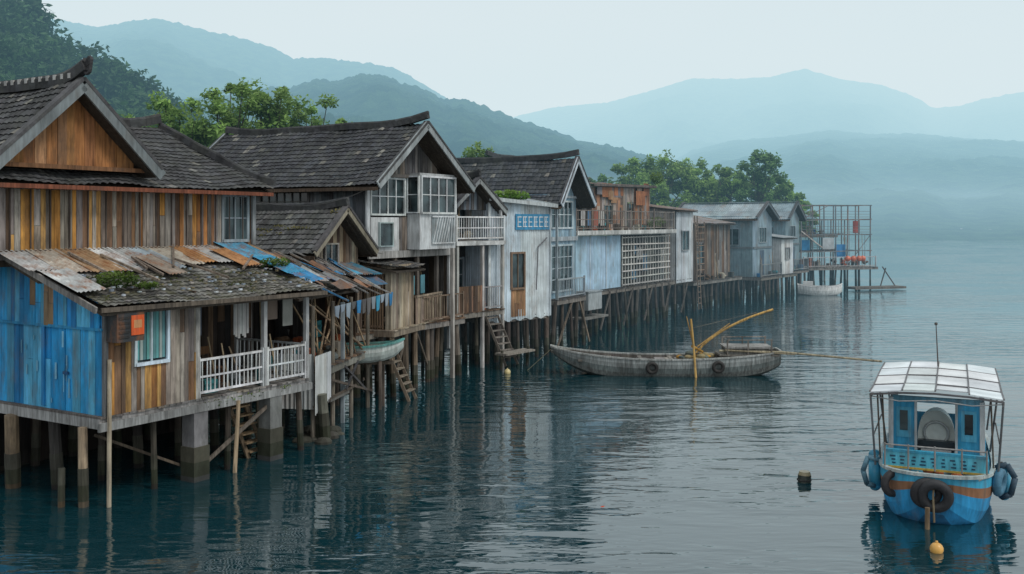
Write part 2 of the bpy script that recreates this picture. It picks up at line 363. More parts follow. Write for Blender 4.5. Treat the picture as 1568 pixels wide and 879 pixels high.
for x,y in ((3.22,1.72),(4.13,1.72),(3.22,2.33),(4.13,2.33)): fu.box(x,x+.05,y,y+.05,1.9,2.6,(.12,.08,.05))
cl=h.m('hanging_cloth','cloth')
for i in range(7): cl.box(3.72+i*.07,3.79+i*.07,.14+.02*(i%2),.16+.02*(i%2),3.25-.05*(i%3),4.12,cj((.33,.34,.33),.15))
cl.box(5.0,5.35,.3,.33,3.5,4.1,(.15,.12,.1)); cl.box(2.75,2.95,.4,.43,3.3,4.1,(.1,.12,.16)); cl.box(5.5,5.85,.25,.28,3.3,4.05,(.28,.29,.27))
clutter(h,2.6,5.8,.25,.6,1.9,9)
E0=Vector((-.5,-.45,4.24));RN=Vector((-.5,2.8,5.30))
def lp(a,t,dz=0):
    v=E0.lerp(RN,t); return Vector((a,v.y,v.z+dz))
roof(h,'porch_roof','mosstile',[lp(-.35,0),lp(6.4,0),lp(6.4,.66),lp(-.35,.66)],(.15,.148,.14),pitch=.17,row=.2,var=.5,sag=.07)
roof(h,'porch_roof','mosstile',[lp(-.5,.6,-.05),lp(7.0,.6,-.05),lp(7.0,1,-.02),lp(-.5,1,-.02)],(.11,.105,.1),pitch=.2,row=.24,var=.4,sag=.04,slab=True)
cols=[(.46,.46,.44),(.44,.39,.33),(.40,.26,.15),(.52,.54,.54),(.38,.39,.39),(.34,.41,.46),(.44,.40,.33),(.46,.24,.11)]
a=-.75;k=0
while a<6.6:
    ww=R.uniform(.6,.95); t0=R.uniform(.46,.6)
    p=lp(a,t0,.10+.012*(k%3)); u=Vector((ww,0,R.uniform(-.01,.01))); v=lp(a+R.uniform(-.10,.10),1,.08)-p
    sheet(h.m('roof_sheets','rust'),p,u,v,cj(cols[k%len(cols)],.15),curl=R.uniform(0,.02)); a+=ww*.86;k+=1
for (a,t,ww,c) in ((-.6,.15,.8,(.45,.47,.47)),(2.3,.36,.6,(.35,.30,.25)),(4.9,.45,.7,(.42,.22,.10)),(5.8,.25,.8,(.05,.3,.5)),(5.5,.62,1.0,(.1,.33,.5))):
    p=lp(a,t,.15); sheet(h.m('roof_sheets','rust'),p,(ww,.1,.02),lp(a-.1,min(1,t+.38),.15)-p,c,curl=.03)
for i in range(7):
    a=R.uniform(-.2,6); h.m('roof_battens').beam(lp(a,R.uniform(.2,.5),.17),lp(a+R.uniform(-.6,1.4),R.uniform(.6,.95),.17),.05,.05,cj((.25,.2,.16),.2))
h.m('fascia').beam(lp(-.4,0,-.06),lp(6.4,0,-.10),.04,.1,(.12,.10,.08)); h.m('fascia').beam(lp(-.52,0,-.05),lp(-.52,1,-.05),.05,.13,(.22,.21,.20))
up=F(2.8)
planks(w,up,-1.0,6.85,5.15,6.9,ORANGE,w=.13,holes=[(5.7,6.7,5.5,6.72)],split=.15)
for i in range(16): pbox(w,up,-.9+i*.49,-.87+i*.49,.055,.075,5.4,6.85,cj((.10,.08,.07),.3))
pbox(w,up,-1.0,6.9,.06,.12,5.28,5.36,(.12,.09,.07)); pbox(w,up,-1.0,6.9,.055,.13,6.78,6.9,(.14,.06,.04))
window(h,up,5.78,6.62,5.52,6.7,2,2,(.30,.36,.40),d=.01,fw=.08)
pbox(h.m('posts','wood'),up,6.8,6.93,-.05,.10,5.15,6.9,(.22,.24,.25))
planks(w,Lf(-1.0),2.8,9,5.15,6.9,GREY,w=.2); planks(w,Rt(6.85),2.8,9,1.9,6.9,GREY,w=.2)
w.box(-1.0,6.85,2.86,9,5.0,5.14,(.1,.08,.06))
eb,ez,rb,rz=2.25,6.92,5.6,8.7
RC=(.062,.064,.068)
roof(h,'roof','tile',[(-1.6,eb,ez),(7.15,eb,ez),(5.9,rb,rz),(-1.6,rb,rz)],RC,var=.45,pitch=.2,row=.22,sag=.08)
roof(h,'roof','tile',[(7.15,eb,ez),(7.15,9.0,ez),(5.9,rb+.1,rz),(5.9,rb,rz)],RC,var=.3)
roof(h,'roof','tile',[(-1.6,9.0,ez),(7.15,9.0,ez),(5.9,rb,rz),(-1.6,rb,rz)],RC,var=.3)
ridge(h,(5.95,rb,rz+.08),(-1.5,rb,rz+.08),sw=.2); ridge(h,(7.2,eb-.02,ez+.07),(5.95,rb,rz+.08),r=.09,sw=.15,ends=(.8,0))
h.m('fascia').beam((-1.6,eb,ez-.12),(7.15,eb,ez-.14),.05,.1,(.20,.07,.04))
for i in range(24): h.m('rafters').beam((-1.5+i*.37,eb+.02,ez-.17),(-1.5+i*.37,2.8,ez+.08),.06,.07,(.06,.05,.04))
gc,gw,ga,gz=1.02,1.95,9.22,7.42
tp=lambda s: ga-(abs(s-gc))*(ga-gz)/gw-.2
roof(h,'gable_roof','tile',[(gc-gw-.2,2.2,gz-.18),(gc-gw-.2,8,gz-.18),(gc,8,ga),(gc,2.2,ga)],RC,pitch=.2,row=.22,var=.45)
roof(h,'gable_roof','tile',[(gc+gw+.2,2.2,gz-.18),(gc+gw+.2,8,gz-.18),(gc,8,ga),(gc,2.2,ga)],RC,pitch=.2,row=.22,var=.45)
for sg in (-1,1):
    h.m('barge_boards','paint').beam((gc+sg*(gw+.25),2.13,gz-.28),(gc,2.13,ga-.06),.06,.26,(.19,.22,.23))
    h.m('barge_boards','tile').beam((gc+sg*(gw+.25),2.2,gz-.1),(gc,2.2,ga+.1),.22,.08,(.08,.08,.085))
planks(h.m('gable_wall'),F(2.62),gc-gw+.25,gc+gw-.25,7.25,9,[(.40,.19,.07),(.33,.15,.055),(.28,.12,.05),(.36,.2,.1)],w=.26,top=tp,split=0)
pbox(h.m('gable_wall'),F(2.62),gc-gw,gc+gw,.05,.16,7.22,7.32,(.2,.1,.05))
ridge(h,(gc,2.05,ga+.1),(gc,8.3,ga+.1),r=.12,sw=.28,n=24)
for i in range(20): h.m('ridge_trim','paint').box(gc-.1,gc+.1,2.5+i*.28,2.6+i*.28,ga+.12,ga+.24,(.5,.5,.49))
for j in range(4): h.m('ridge_cap','tile').torus((gc,2.0-.03*j,ga+.30+.07*j),(1,0,0),.10-.015*j,.045,(.05,.05,.055),10,6)
for a,b in ((-.2,.45),(-.2,3.0),(-.1,5.6)): stilt(h,a,b,1.66,.14,(.30,.24,.16))
h.m('pole').tube((.02,-.12,-1),(.04,-.12,3.1),.05,.045,(.38,.33,.25),8)
stilt(h,-.45,.8,.75,.06,(.25,.18,.1))
for a,b in ((2.5,.1),(4.9,.1)): stilt(h,a,b,1.7,.19,(.32,.33,.33),0.0,'concrete',True)
for a in (1.4,3.6,6.0):
    for b in (.2,2.0,4.5): stilt(h,a,b,1.7,.09,(.10,.085,.07),.12)
for b in (2.2,4.6):
    for a in (.3,2.5,4.9): stilt(h,a,b,1.7,.12,(.07,.065,.06))
m=h.m('braces'); m.beam((2.6,.0,.3),(5.0,.05,1.5),.06,.08,(.14,.12,.1)); m.beam((0.2,.6,1.4),(2.4,.4,.3),.05,.06,(.1,.08,.06)); m.tube((3.4,-.2,-.5),(3.6,-.15,1.7),.05,.05,(.35,.27,.18))
st=h.m('steps')
for i in range(6): st.box(4.0+i*.12,4.6+i*.12,.5,.75,1.35-i*.24,1.39-i*.24,(.36,.26,.16))
st.beam((3.98,.62,1.5),(4.75,.62,-.2),.05,.1,(.2,.15,.1)); st.beam((4.5,.62,1.5),(5.3,.62,-.2),.05,.1,(.2,.15,.1))
planks(h.m('underdeck_dark_screen'),F(4.9),-.1,6.3,-.8,1.66,DARK,w=.3)  # near-black screen added to darken the space under the deck
lv=h.m('roof_weeds','leaf')
leaves(lv,lp(.7,.30,.18),(.5,.42,.2),650,.045,GRN); leaves(lv,lp(1.3,.22,.12),(.3,.3,.08),160,.05,GRN); leaves(lv,lp(6.0,.45,.2),(.5,.3,.15),250,.06,GRN)
for i in range(35): leaves(lv,lp(R.uniform(-.3,6.2),R.uniform(.02,.5),.07),(.12,.12,.03),14,.03,[(.06,.08,.02),(.12,.13,.04)])
for i in range(110):
    a=R.uniform(-.3,6.2);t=R.uniform(.02,.5); c=R.choice([(.5,.56,.6),(.3,.28,.25),(.25,.3,.36),(.2,.17,.1)])
    p=lp(a,t,.09); h.m('roof_debris','cloth').box(p.x-.03,p.x+R.uniform(.01,.06),p.y-.02,p.y+.04,p.z-.01,p.z+R.uniform(.01,.04),cj(c,.3))
for i in range(12):
    a=R.uniform(2.6,6); leaves(lv,(a,-.1,1.75),(.12,.05,.1),12,.04,GRN)
h.done()
# ================================================================== net shack beside house 1
h=H('fishing_shack',-5.5,27.0,81)
deck(h,.2,6.0,-.1,4.5,1.9,DGREY+BROWN,th=.2)
for a in (.3,1.9,3.6,5.3):
    h.m('posts').tube((a,0,-.8),(a+R.uniform(-.06,.06),0,3.7),.07,.06,(.18,.16,.13))
    for b in (1.6,3.4): stilt(h,a,b,1.9,.09)
h.m('posts','paint').box(2.75,2.85,-.05,.05,-.5,3.6,(.28,.33,.36))
planks(h.m('walls'),F(3.2),0,6,1.9,5.1,DARK,w=.2); planks(h.m('walls'),Rt(5.9),.6,3.2,1.9,4.0,BROWN+DARK,w=.2)
def sp(a,t,dz=0): return Vector((a,-.7+3.5*t,3.68+1.35*t+dz))
roof(h,'roof','mosstile',[sp(-.2,.25),sp(5.6,.2),sp(5.6,1),sp(-.2,1)],(.10,.10,.10),pitch=.2,row=.25,var=.4)
cc=[(.04,.25,.5),(.08,.4,.62),(.3,.36,.4),(.2,.12,.08),(.35,.38,.4),(.05,.12,.2),(.14,.1,.08),(.25,.25,.24),(.16,.17,.17)]
for i in range(24):
    a=R.uniform(-.3,5.1);t=R.uniform(0,.75);ww=R.uniform(.3,.8); p=sp(a,t,.12+.008*i)
    sheet(h.m('roof_sheets','rust'),p,(ww,R.uniform(-.3,.3),R.uniform(-.1,.1)),sp(a+R.uniform(-.4,.4),min(1,t+R.uniform(.12,.3)),.12+.008*i)-p,cj(R.choice(cc),.25),curl=R.uniform(0,.14),amp=R.choice([.003,.014]))
for i in range(22):
    a=R.uniform(-.2,5.4); h.m('roof_battens').beam(sp(a,R.uniform(-.1,.2),.15),sp(a+R.uniform(-.7,.7),R.uniform(.4,.9),.3),.04,.04,cj(R.choice(GREY+[(.05,.2,.4)]),.2))
for i in range(12):
    a=i*.48; z=3.42+R.uniform(-.2,.15); h.m('roof_fringe','cloth').hexa([(a,-.75,z),(a+.25,-.75,z+R.uniform(-.1,.1)),(a+.25,-.73,z),(a,-.73,z),(a-.05,-.75,3.72),(a+.35,-.75,3.72),(a+.35,-.73,3.72),(a-.05,-.73,3.72)],cj(R.choice([(.04,.22,.45),(.06,.35,.55),(.12,.12,.12),(.25,.3,.35)]),.2))
leaves(h.m('roof_weeds','leaf'),sp(.6,.6,.3),(.6,.5,.2),260,.06,GRN)
corr(h.m('hanging_sheet','metal'),F(-.15),.0,1.2,.7,2.35,(.50,.54,.56),bot=lambda s:.75+.25*s)
corr(h.m('hanging_sheet','metal'),Lf(.1),-.1,.9,.9,2.4,(.46,.50,.52))
clutter(h,.3,5.6,.1,2.4,1.92,30,1.4)
for i in range(12): h.m('clutter').tube((R.uniform(.3,5.6),R.uniform(-.1,.4),1.9),(R.uniform(.3,5.6),R.uniform(.3,.8),R.uniform(3.3,4)),.03,.025,cj((.3,.22,.14),.3),6)
for i in range(8): h.m('clutter').beam((R.uniform(0,5.5),-.12,R.uniform(.5,1.6)),(R.uniform(0,5.5),-.1,R.uniform(.6,1.8)),.05,.07,cj(R.choice(DGREY),.3))
for i in range(3): stilt(h,.2+i*.25,-.3+.15*i,1.3-.25*i,.16,(.2,.2,.17),.1,'concrete')
for i in range(14): h.m('rocks','concrete').ball((R.uniform(0,1.6),R.uniform(-.5,.6),R.uniform(-.05,.05)),R.uniform(.12,.3),cj((.06,.06,.05),.3),.6,8,5)
h.done()
# ================================================================== hull helper
def hull(h,st,cols,part='hull',mat='paint',inner=(.2,.2,.2),zdeck=None,rimcol=(.3,.3,.3)):
    m=h.m(part,mat)
    prof=[(1.0,1.0),(1.0,.80),(.98,.62),(.93,.40),(.80,.18),(.45,.03),(0,0)]
    S2=[]
    for i in range(len(st)-1):
        p0=st[max(0,i-1)];p1=st[i];p2=st[i+1];p3=st[min(len(st)-1,i+2)]
        for q in range(3):
            t=q/3; S2.append(tuple(.5*((2*b)+(c-a)*t+(2*a-5*b+4*c-d)*t*t+(-a+3*b-3*c+d)*t**3) for a,b,c,d in zip(p0,p1,p2,p3)))
    S2.append(st[-1]); st=[(a,max(b,.01),c,d) for a,b,c,d in S2]
    rings=[[(x,-w*a,zk+(zg-zk)*b) for a,b in prof]+[(x,w*a,zk+(zg-zk)*b) for a,b in prof[-2::-1]] for (x,w,zg,zk) in st]
    n=len(rings[0]); k=len(prof)-1
    for i in range(len(rings)-1):
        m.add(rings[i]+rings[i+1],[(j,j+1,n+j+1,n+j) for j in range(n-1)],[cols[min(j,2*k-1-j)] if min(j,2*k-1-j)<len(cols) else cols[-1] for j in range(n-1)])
    for r in (rings[0],rings[-1]):
        for j in range(k): m.add([r[j],r[j+1],r[n-2-j],r[n-1-j]],[(0,1,2,3)],cols[min(j,len(cols)-1)])
    mi=h.m(part+'_inside','wood')
    for i in range(len(st)-1):
        x0,w0,g0,k0=st[i];x1,w1,g1,k1=st[i+1]; z0=zdeck if zdeck is not None else g0-.25; z1=zdeck if zdeck is not None else g1-.25
        z0=min(z0,g0-.02);z1=min(z1,g1-.02); i0=max(w0-.05,.01);i1=max(w1-.05,.01)
        mi.add([(x0,-i0,z0),(x0,i0,z0),(x1,i1,z1),(x1,-i1,z1)],[(0,1,2,3)],cj(inner,.15))
        for sg in(-1,1):
            mi.add([(x0,sg*i0,z0),(x1,sg*i1,z1),(x1,sg*i1,g1),(x0,sg*i0,g0)],[(0,1,2,3)],cj(inner,.15))
            h.m(part+'_rim',mat).beam((x0,sg*(w0-.01),g0),(x1,sg*(w1-.01),g1),.09,.06,rimcol)
    for s in (st[0],st[-1]):
        if s[1]>.1: h.m(part+'_rim',mat).beam((s[0],-s[1],s[2]),(s[0],s[1],s[2]),.07,.06,rimcol)
h=H('skiff',-6.0,32.2,-2,1.45)
hull(h,[(0,.45,.55,.1),(.8,.55,.55,0),(1.7,.5,.6,.05),(2.2,.3,.68,.2),(2.5,.05,.78,.5)],[(.40,.52,.50),(.55,.6,.58),(.4,.46,.44)],inner=(.3,.33,.3),rimcol=(.12,.34,.32))
for x in(.6,1.4): h.m('thwarts').box(x,x+.18,-.45,.45,.4,.44,(.25,.2,.15))
for x,y in ((.3,-.3),(1.8,-.3),(.3,.3),(1.8,.3)): h.m('cradle').beam((x,y,-1.7),(x,y,.1),.08,.08,(.15,.12,.1))
h.m('cradle').beam((.1,0,-.02),(2.2,0,.02),.12,.1,(.12,.1,.08))
h.done()
# ================================================================== annex
h=H('cottage_annex',-6.5,32.0,60)
t=gable(h,0,2.5,0,6,5.3,6.45,ovF=.5,ovS=.35,col=(.085,.087,.088),mat='tile',barge=(.25,.22,.17),pitch=.2,sw=.12,var=.55,bh=.2,row=.24)
planks(h.m('walls'),F(.1),0,2.5,4.5,0,PALE+BROWN,w=.16,top=t,holes=[(.8,1.5,4.6,5.3)]); window(h,F(.1),.85,1.45,4.65,5.25,2,1,(.35,.33,.3))
planks(h.m('walls'),F(1.5),0,2.5,2.2,4.5,DARK+BROWN,w=.2); planks(h.m('walls'),Lf(0.02),.1,6,2.2,5.2,DGREY+BROWN,w=.18); planks(h.m('walls'),Rt(2.5),.1,6,2.2,5.2,BROWN,w=.2)
deck(h,-.1,3.2,-.3,5,2.2,BROWN)
for a in (.05,1.2,2.4):
    h.m('posts').box(a,a+.12,0,.12,2.2,4.6,cj((.2,.17,.13),.2))
    for b in (0,2,4): stilt(h,a,b,2.1,.1)
clutter(h,0,2.2,.2,1.2,2.2,12,1.6)
for i in range(5):
    a=-.4+i*.5; sheet(h.m('awning','rust'),(a,-1.3,4.35-.02*i),(.55,0,0),(0,1.4,.35),cj([(.04,.25,.5),(.3,.38,.44),(.1,.38,.55),(.2,.2,.2),(.06,.2,.3)][i],.1),curl=.04)
leaves(h.m('roof_weeds','leaf'),(1.3,-.2,6.3),(.5,.3,.2),150,.05,[(.15,.14,.04),(.2,.18,.06)])
for i in range(20): leaves(h.m('roof_weeds','leaf'),(R.uniform(0,.8),R.uniform(0,3),R.uniform(5.5,5.9)),(.2,.2,.05),16,.04,[(.12,.12,.03),(.2,.18,.05)])
h.done()
# ================================================================== plank shed on stilts
h=H('plank_shed',-4.2,34.3,73)
deck(h,-.1,4.6,-.2,3.5,2.28,PALE,rim=(.25,.2,.15))
planks(h.m('walls'),F(0),0,2.0,2.28,4.5,PALE,w=.14); planks(h.m('walls'),Lf(0),0,2.1,2.28,0,PALE+BROWN,w=.14,top=lambda s:4.5+.12*s,holes=[(.25,1.0,2.3,4.2)])
pbox(h.m('slatted_door'),Lf(0),.25,1.0,-.03,.0,2.3,4.2,(.05,.035,.03))
for i in range(8): pbox(h.m('slatted_door'),Lf(0),.25+i*.095,.30+i*.095,.0,.03,2.3,4.2,cj((.24,.17,.11),.15))
for z in(2.35,3.2,4.12): pbox(h.m('slatted_door'),Lf(0),.25,1.0,.03,.05,z,z+.07,(.2,.14,.1))
h.m('posts').box(-.04,.05,-.05,-.0,2.28,4.55,(.3,.26,.2))
roof(h,'roof','tile',[(-.35,-.4,4.42),(2.3,-.4,4.40),(2.3,2.6,4.95),(-.35,2.6,4.9)],(.10,.10,.10),pitch=.2,row=.25)
planks(h.m('low_wall'),F(-.1),2.0,4.6,2.25,3.25,PALE,w=.14); h.m('low_wall').box(2,4.6,-.17,-.07,3.25,3.31,(.3,.24,.18))
planks(h.m('walls'),F(2.5),-.2,4.6,2.28,5.0,DARK+BROWN,w=.2)
for a in (0,1.1,2.1,3.3,4.4):
    for b in (-.05,1.4,3): stilt(h,a,b,2.2,.1 if a!=1.1 else .15,(.2,.16,.12),.1)
for a in (2.4,3.4): h.m('hanging_clothes','cloth').box(a,a+.4,.25,.28,3.3,4.0,cj(R.choice([(.05,.2,.4),(.1,.25,.3)]),.2))
h.m('braces').beam((0,-.1,.3),(1.1,-.1,1.9),.06,.08,(.12,.1,.08)); h.m('braces').beam((2.2,-.1,1.9),(3.4,-.1,.4),.05,.07,(.12,.1,.08))
st=h.m('steps')
for i in range(7): st.box(-.9+i*.02,-.3+i*.02,-.3-i*.12,-.12-i*.12,1.75-i*.24,1.79-i*.24,(.26,.22,.17))
st.beam((-.9,-.2,1.9),(-.8,-1.05,.0),.05,.1,(.2,.16,.12)); st.beam((-.3,-.2,1.9),(-.2,-1.05,0),.05,.1,(.2,.16,.12))
h.done()
# ================================================================== HOUSE 2 (large)
h=H('stilt_house',-5.1,35.0,60)
t=gable(h,0,5.1,0,9.3,7.7,9.6,ovF=.9,ovS=.55,col=(.045,.048,.055),barge=(.32,.36,.38),pitch=.22,sw=.25,bh=.3,row=.25,ac=2.4,var=.4)
WC=(.68,.72,.74)
window(h,F(0),.2,2.15,6.3,7.55,4,2,WC,fw=.07)
planks(h.m('walls'),F(0),0,5.1,4.9,0,GREY+DGREY,w=.16,top=t,holes=[(.1,2.25,6.2,7.65),(.2,1.75,4.95,6.2)])
pbox(h.m('beams','wood'),F(0),-.05,5.15,.06,.14,7.63,7.75,(.16,.15,.14))
pbox(h.m('white_panel','paint'),F(0),.15,1.8,.0,.06,4.95,6.17,(.62,.65,.66)); window(h,F(0),.6,1.35,5.15,5.95,1,1,(.4,.5,.5),d=.07,fw=.04)
by=h.m('bay_wall','paint'); by.box(2.35,4.75,-.6,-.03,4.98,6.3,(.64,.68,.70)); by.box(2.35,4.75,-.6,-.03,7.7,7.82,(.4,.42,.43))
window(h,F(-.6),2.45,4.65,6.37,7.66,4,2,(.7,.74,.76),fw=.07,part='bay_window'); window(h,Lf(2.35),-.55,-.08,6.37,7.66,1,2,(.7,.74,.76),fw=.05,part='bay_window')
g=h.m('bay_lattice','paint')
pbox(g,F(-.6),3.1,4.65,.01,.03,5.2,6.2,(.25,.30,.32))
for i in range(9):
    s=3.15+i*.17; g.beam((s,-.65,5.22),(s+.35*(1 if i<6 else .3),-.65,6.18),.03,.03,WC)
for z in (5.2,6.2): g.beam((3.1,-.65,z),(4.65,-.65,z),.04,.05,WC)
h.m('posts','paint').box(-.08,.08,-.08,.0,4.9,7.65,WC); h.m('posts','paint').box(5.05,5.2,-.1,.0,1,7.7,(.5,.53,.54))
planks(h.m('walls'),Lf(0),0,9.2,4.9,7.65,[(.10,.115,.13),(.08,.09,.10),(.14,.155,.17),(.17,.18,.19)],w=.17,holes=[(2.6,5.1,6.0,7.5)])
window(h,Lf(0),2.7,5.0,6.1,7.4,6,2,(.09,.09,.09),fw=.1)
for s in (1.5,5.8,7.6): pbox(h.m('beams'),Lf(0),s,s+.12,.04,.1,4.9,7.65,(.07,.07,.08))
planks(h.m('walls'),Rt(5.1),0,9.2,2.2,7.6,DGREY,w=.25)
h.m('floor').box(-.1,5.2,-.1,9.2,4.78,4.9,(.14,.13,.12)); h.m('floor').box(-.1,5.2,-.16,-.1,4.7,4.95,(.36,.36,.35))
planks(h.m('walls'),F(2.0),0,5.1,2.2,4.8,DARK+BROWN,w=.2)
deck(h,1.6,5.3,-.7,4,2.25,BROWN)
for a in (.1,1.5,2.9,4.2,5.1): h.m('posts').box(a,a+.13,-.1,.03,2.25,4.8,cj((.17,.15,.13),.2))
h.m('posts','paint').box(4.2,4.33,-.85,-.72,-.8,5.0,(.42,.40,.37))
rail(h,(1.6,-.65),(5.2,-.65),2.25,.95,22,(.22,.16,.12),mat='wood')
for a in (0.1,1.6,3.2,4.9):
    for b in (-.5,1.5,4): stilt(h,a,b,2.2,.11,(.17,.15,.13))
clutter(h,1.8,4.8,-.4,.9,2.25,16,1.3)
h.done()
# ================================================================== porch house
h=H('balcony_house',-2.35,39.9,53)
t=gable(h,-.2,3.0,.3,6,6.6,7.75,ovF=.5,ovS=.25,col=(.05,.052,.056),barge=(.28,.30,.31),pitch=.22,sw=.15,bh=.22)
planks(h.m('walls'),F(1.2),-.1,3,5.2,0,GREY+DGREY,w=.17,top=t,holes=[(1.0,2.2,5.3,6.9)]); window(h,F(1.2),1.05,2.15,5.4,6.8,3,1,(.25,.28,.3))
planks(h.m('gable_wall'),F(.35),.1,2.8,6.5,0,DGREY+[(.2,.25,.3)],w=.17,top=lambda s:min(t(s),7.5)-.02)
h.m('balcony_slab','concrete').box(-.2,3.0,-.35,4,5.05,5.22,(.6,.62,.62))
rail(h,(-.15,-.28),(2.95,-.28),5.22,.98,20,(.7,.73,.74),th=.055,mid=True)
for a in (-.12,1.5,2.85):
    h.m('posts','paint').box(a,a+.12,-.3,-.18,-.8,5.05,cj((.5,.5,.48),.1))
for a in (-.12,2.85): h.m('posts','paint').box(a,a+.1,-.2,-.1,5.22,6.6,(.5,.52,.53))
deck(h,-.2,3.0,-.3,4,2.35,BROWN)
planks(h.m('walls'),F(1.6),-.1,3,2.35,5.05,BROWN+DARK,w=.18,holes=[(1.7,2.5,2.4,4.5)]); window(h,F(1.6),1.75,2.45,2.45,4.4,2,3,(.4,.45,.5))
planks(h.m('low_wall'),F(-.25),-.1,1.5,2.35,3.4,BROWN+[(.22,.13,.09)],w=.14); rail(h,(1.6,-.25),(2.9,-.25),2.35,.95,9,(.3,.3,.3))
clutter(h,0,2.8,0,1.2,2.35,8); clutter(h,0,2.8,0,.9,5.22,6)
for a in (0,.9,2.2,2.9):
    for b in (.6,2.5): stilt(h,a,b,2.3,.1)
st=h.m('steps')
for i in range(7): st.box(1.7+i*.03,2.5+i*.03,-.35-i*.14,-.15-i*.14,2.0-i*.26,2.04-i*.26,(.2,.18,.16))
st.beam((1.7,-.3,2.1),(1.9,-1.2,.1),.05,.1,(.16,.14,.12)); st.beam((2.5,-.3,2.1),(2.7,-1.2,.1),.05,.1,(.16,.14,.12))
h.m('landing').box(1.4,3.4,-1.6,-1.0,.6,.68,(.25,.23,.2)); stilt(h,1.5,-1.3,.6,.07); stilt(h,3.3,-1.3,.6,.07)
h.done()
# ================================================================== white corrugated house
h=H('corrugated_house',-1.0,42.0,46.5)
top=lambda s:6.98-.06*s
corr(h.m('front_wall','metal'),F(0),0,3.86,1.95,0,(.56,.65,.70),holes=[(1.35,2.2,2.2,4.7)],top=top,bot=lambda s:1.75+.05*math.sin(s*9),pitch=.15,amp=.022)
corr(h.m('side_wall','metal'),Lf(0),0,4,1.95,6.98,(.5,.58,.64)); corr(h.m('side_wall','metal'),Rt(3.86),0,4,1.95,6.7,(.45,.52,.56))
h.m('trim','paint').box(-.08,.05,-.1,-.05,1.8,7.0,(.62,.68,.70)); h.m('trim','paint').box(3.82,3.93,-.08,-.0,1.8,6.76,(.4,.46,.5))
window(h,F(0),1.4,2.15,3.15,4.62,2,1,(.22,.15,.1),fw=.08,d=.02)
planks(h.m('lower_panel'),F(-.01),1.35,2.3,1.9,3.05,[(.33,.19,.1),(.25,.14,.08)],w=.13)
sg=h.m('blue_sign','paint'); pbox(sg,F(0),1.6,3.8,.06,.10,5.66,6.35,(.05,.26,.46))
for i in range(6):
    s=1.68+i*.35; pbox(sg,F(0),s,s+.26,.10,.115,5.78,5.82,WHITE); pbox(sg,F(0),s,s+.26,.10,.115,6.2,6.24,WHITE); pbox(sg,F(0),s+.02,s+.06,.10,.115,5.82,6.2,WHITE)
    if i%2: pbox(sg,F(0),s+.13,s+.16,.10,.115,5.82,6.2,WHITE)
    pbox(sg,F(0),s+.06,s+.24,.10,.115,5.98,6.02,WHITE)
roof(h,'roof','metal',[(-.25,-.3,7.03),(4.1,-.3,6.78),(4.1,4,7.5),(-.25,4,7.8)],(.30,.34,.36),pitch=.16,metal=True,amp=.015,sag=0)
h.m('fascia','paint').beam((-.25,-.33,6.98),(4.1,-.33,6.72),.04,.16,(.5,.56,.58))
deck(h,0,3.86,.02,4,1.93,DGREY)
for a in (.1,.7,1.3,1.9,2.5,3.1,3.8):
    for b in (.1,1.5,3): stilt(h,a,b,1.8,.1,(.11,.09,.08),.12)
h.m('drain_pipe','plastic').path([(3.6,-.12,5.3),(3.0,-.12,4.9),(2.9,-.12,3.0)],.025,(.1,.1,.12))
leaves(h.m('roof_plants','leaf'),(1.6,.3,7.15),(1.3,.4,.25),700,.08,[(.06,.13,.025),(.12,.24,.04),(.2,.32,.07)])
h.done()
# ================================================================== HOUSE 3 gable blue
h=H('stilt_house',1.65,46.2,63)
t=gable(h,0,3.2,0,8.6,7.3,9.0,ovF=.9,ovS=.45,col=(.05,.055,.064),barge=(.45,.53,.58),pitch=.22,sw=.2,bh=.28,row=.26,ac=1.45,var=.4)
planks(h.m('walls','paint'),F(0),0,3.2,2.4,0,[(.28,.43,.54),(.24,.38,.49),(.33,.47,.56)],w=.2,top=t,holes=[(.3,2.8,5.7,7.0),(.3,2.8,2.7,4.9)],split=0)
window(h,F(0),.35,2.75,5.75,6.95,5,2,(.6,.68,.72),fw=.08); window(h,F(0),.35,2.75,2.75,4.85,5,4,(.5,.6,.65),fw=.08)
pbox(h.m('trim','paint'),F(0),-.05,3.25,.05,.14,5.1,5.3,(.4,.46,.5)); pbox(h.m('trim','paint'),F(0),-.05,3.25,.05,.14,7.15,7.27,(.4,.46,.5))
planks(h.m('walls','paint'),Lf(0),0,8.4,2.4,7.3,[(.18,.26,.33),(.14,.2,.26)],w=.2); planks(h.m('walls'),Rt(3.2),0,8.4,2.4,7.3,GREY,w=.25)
rail(h,(0,-.5),(3.2,-.5),2.4,.9,16,(.3,.35,.38)); deck(h,-.1,3.3,-.55,6,2.4,DGREY)
h.m('posts','paint').box(.0,.1,-.5,-.4,2.4,7.1,(.35,.42,.46))
for a in (0,.8,1.7,2.5,3.2):
    for b in (-.4,1.2,3): stilt(h,a,b,2.3,.1,(.14,.12,.1),.14)
m=h.m('braces'); m.beam((.0,-.5,.2),(1.7,-.5,2.2),.07,.09,(.16,.13,.1)); m.beam((2.6,-.5,2.2),(3.6,-.6,.1),.07,.09,(.2,.16,.12))
h.done()
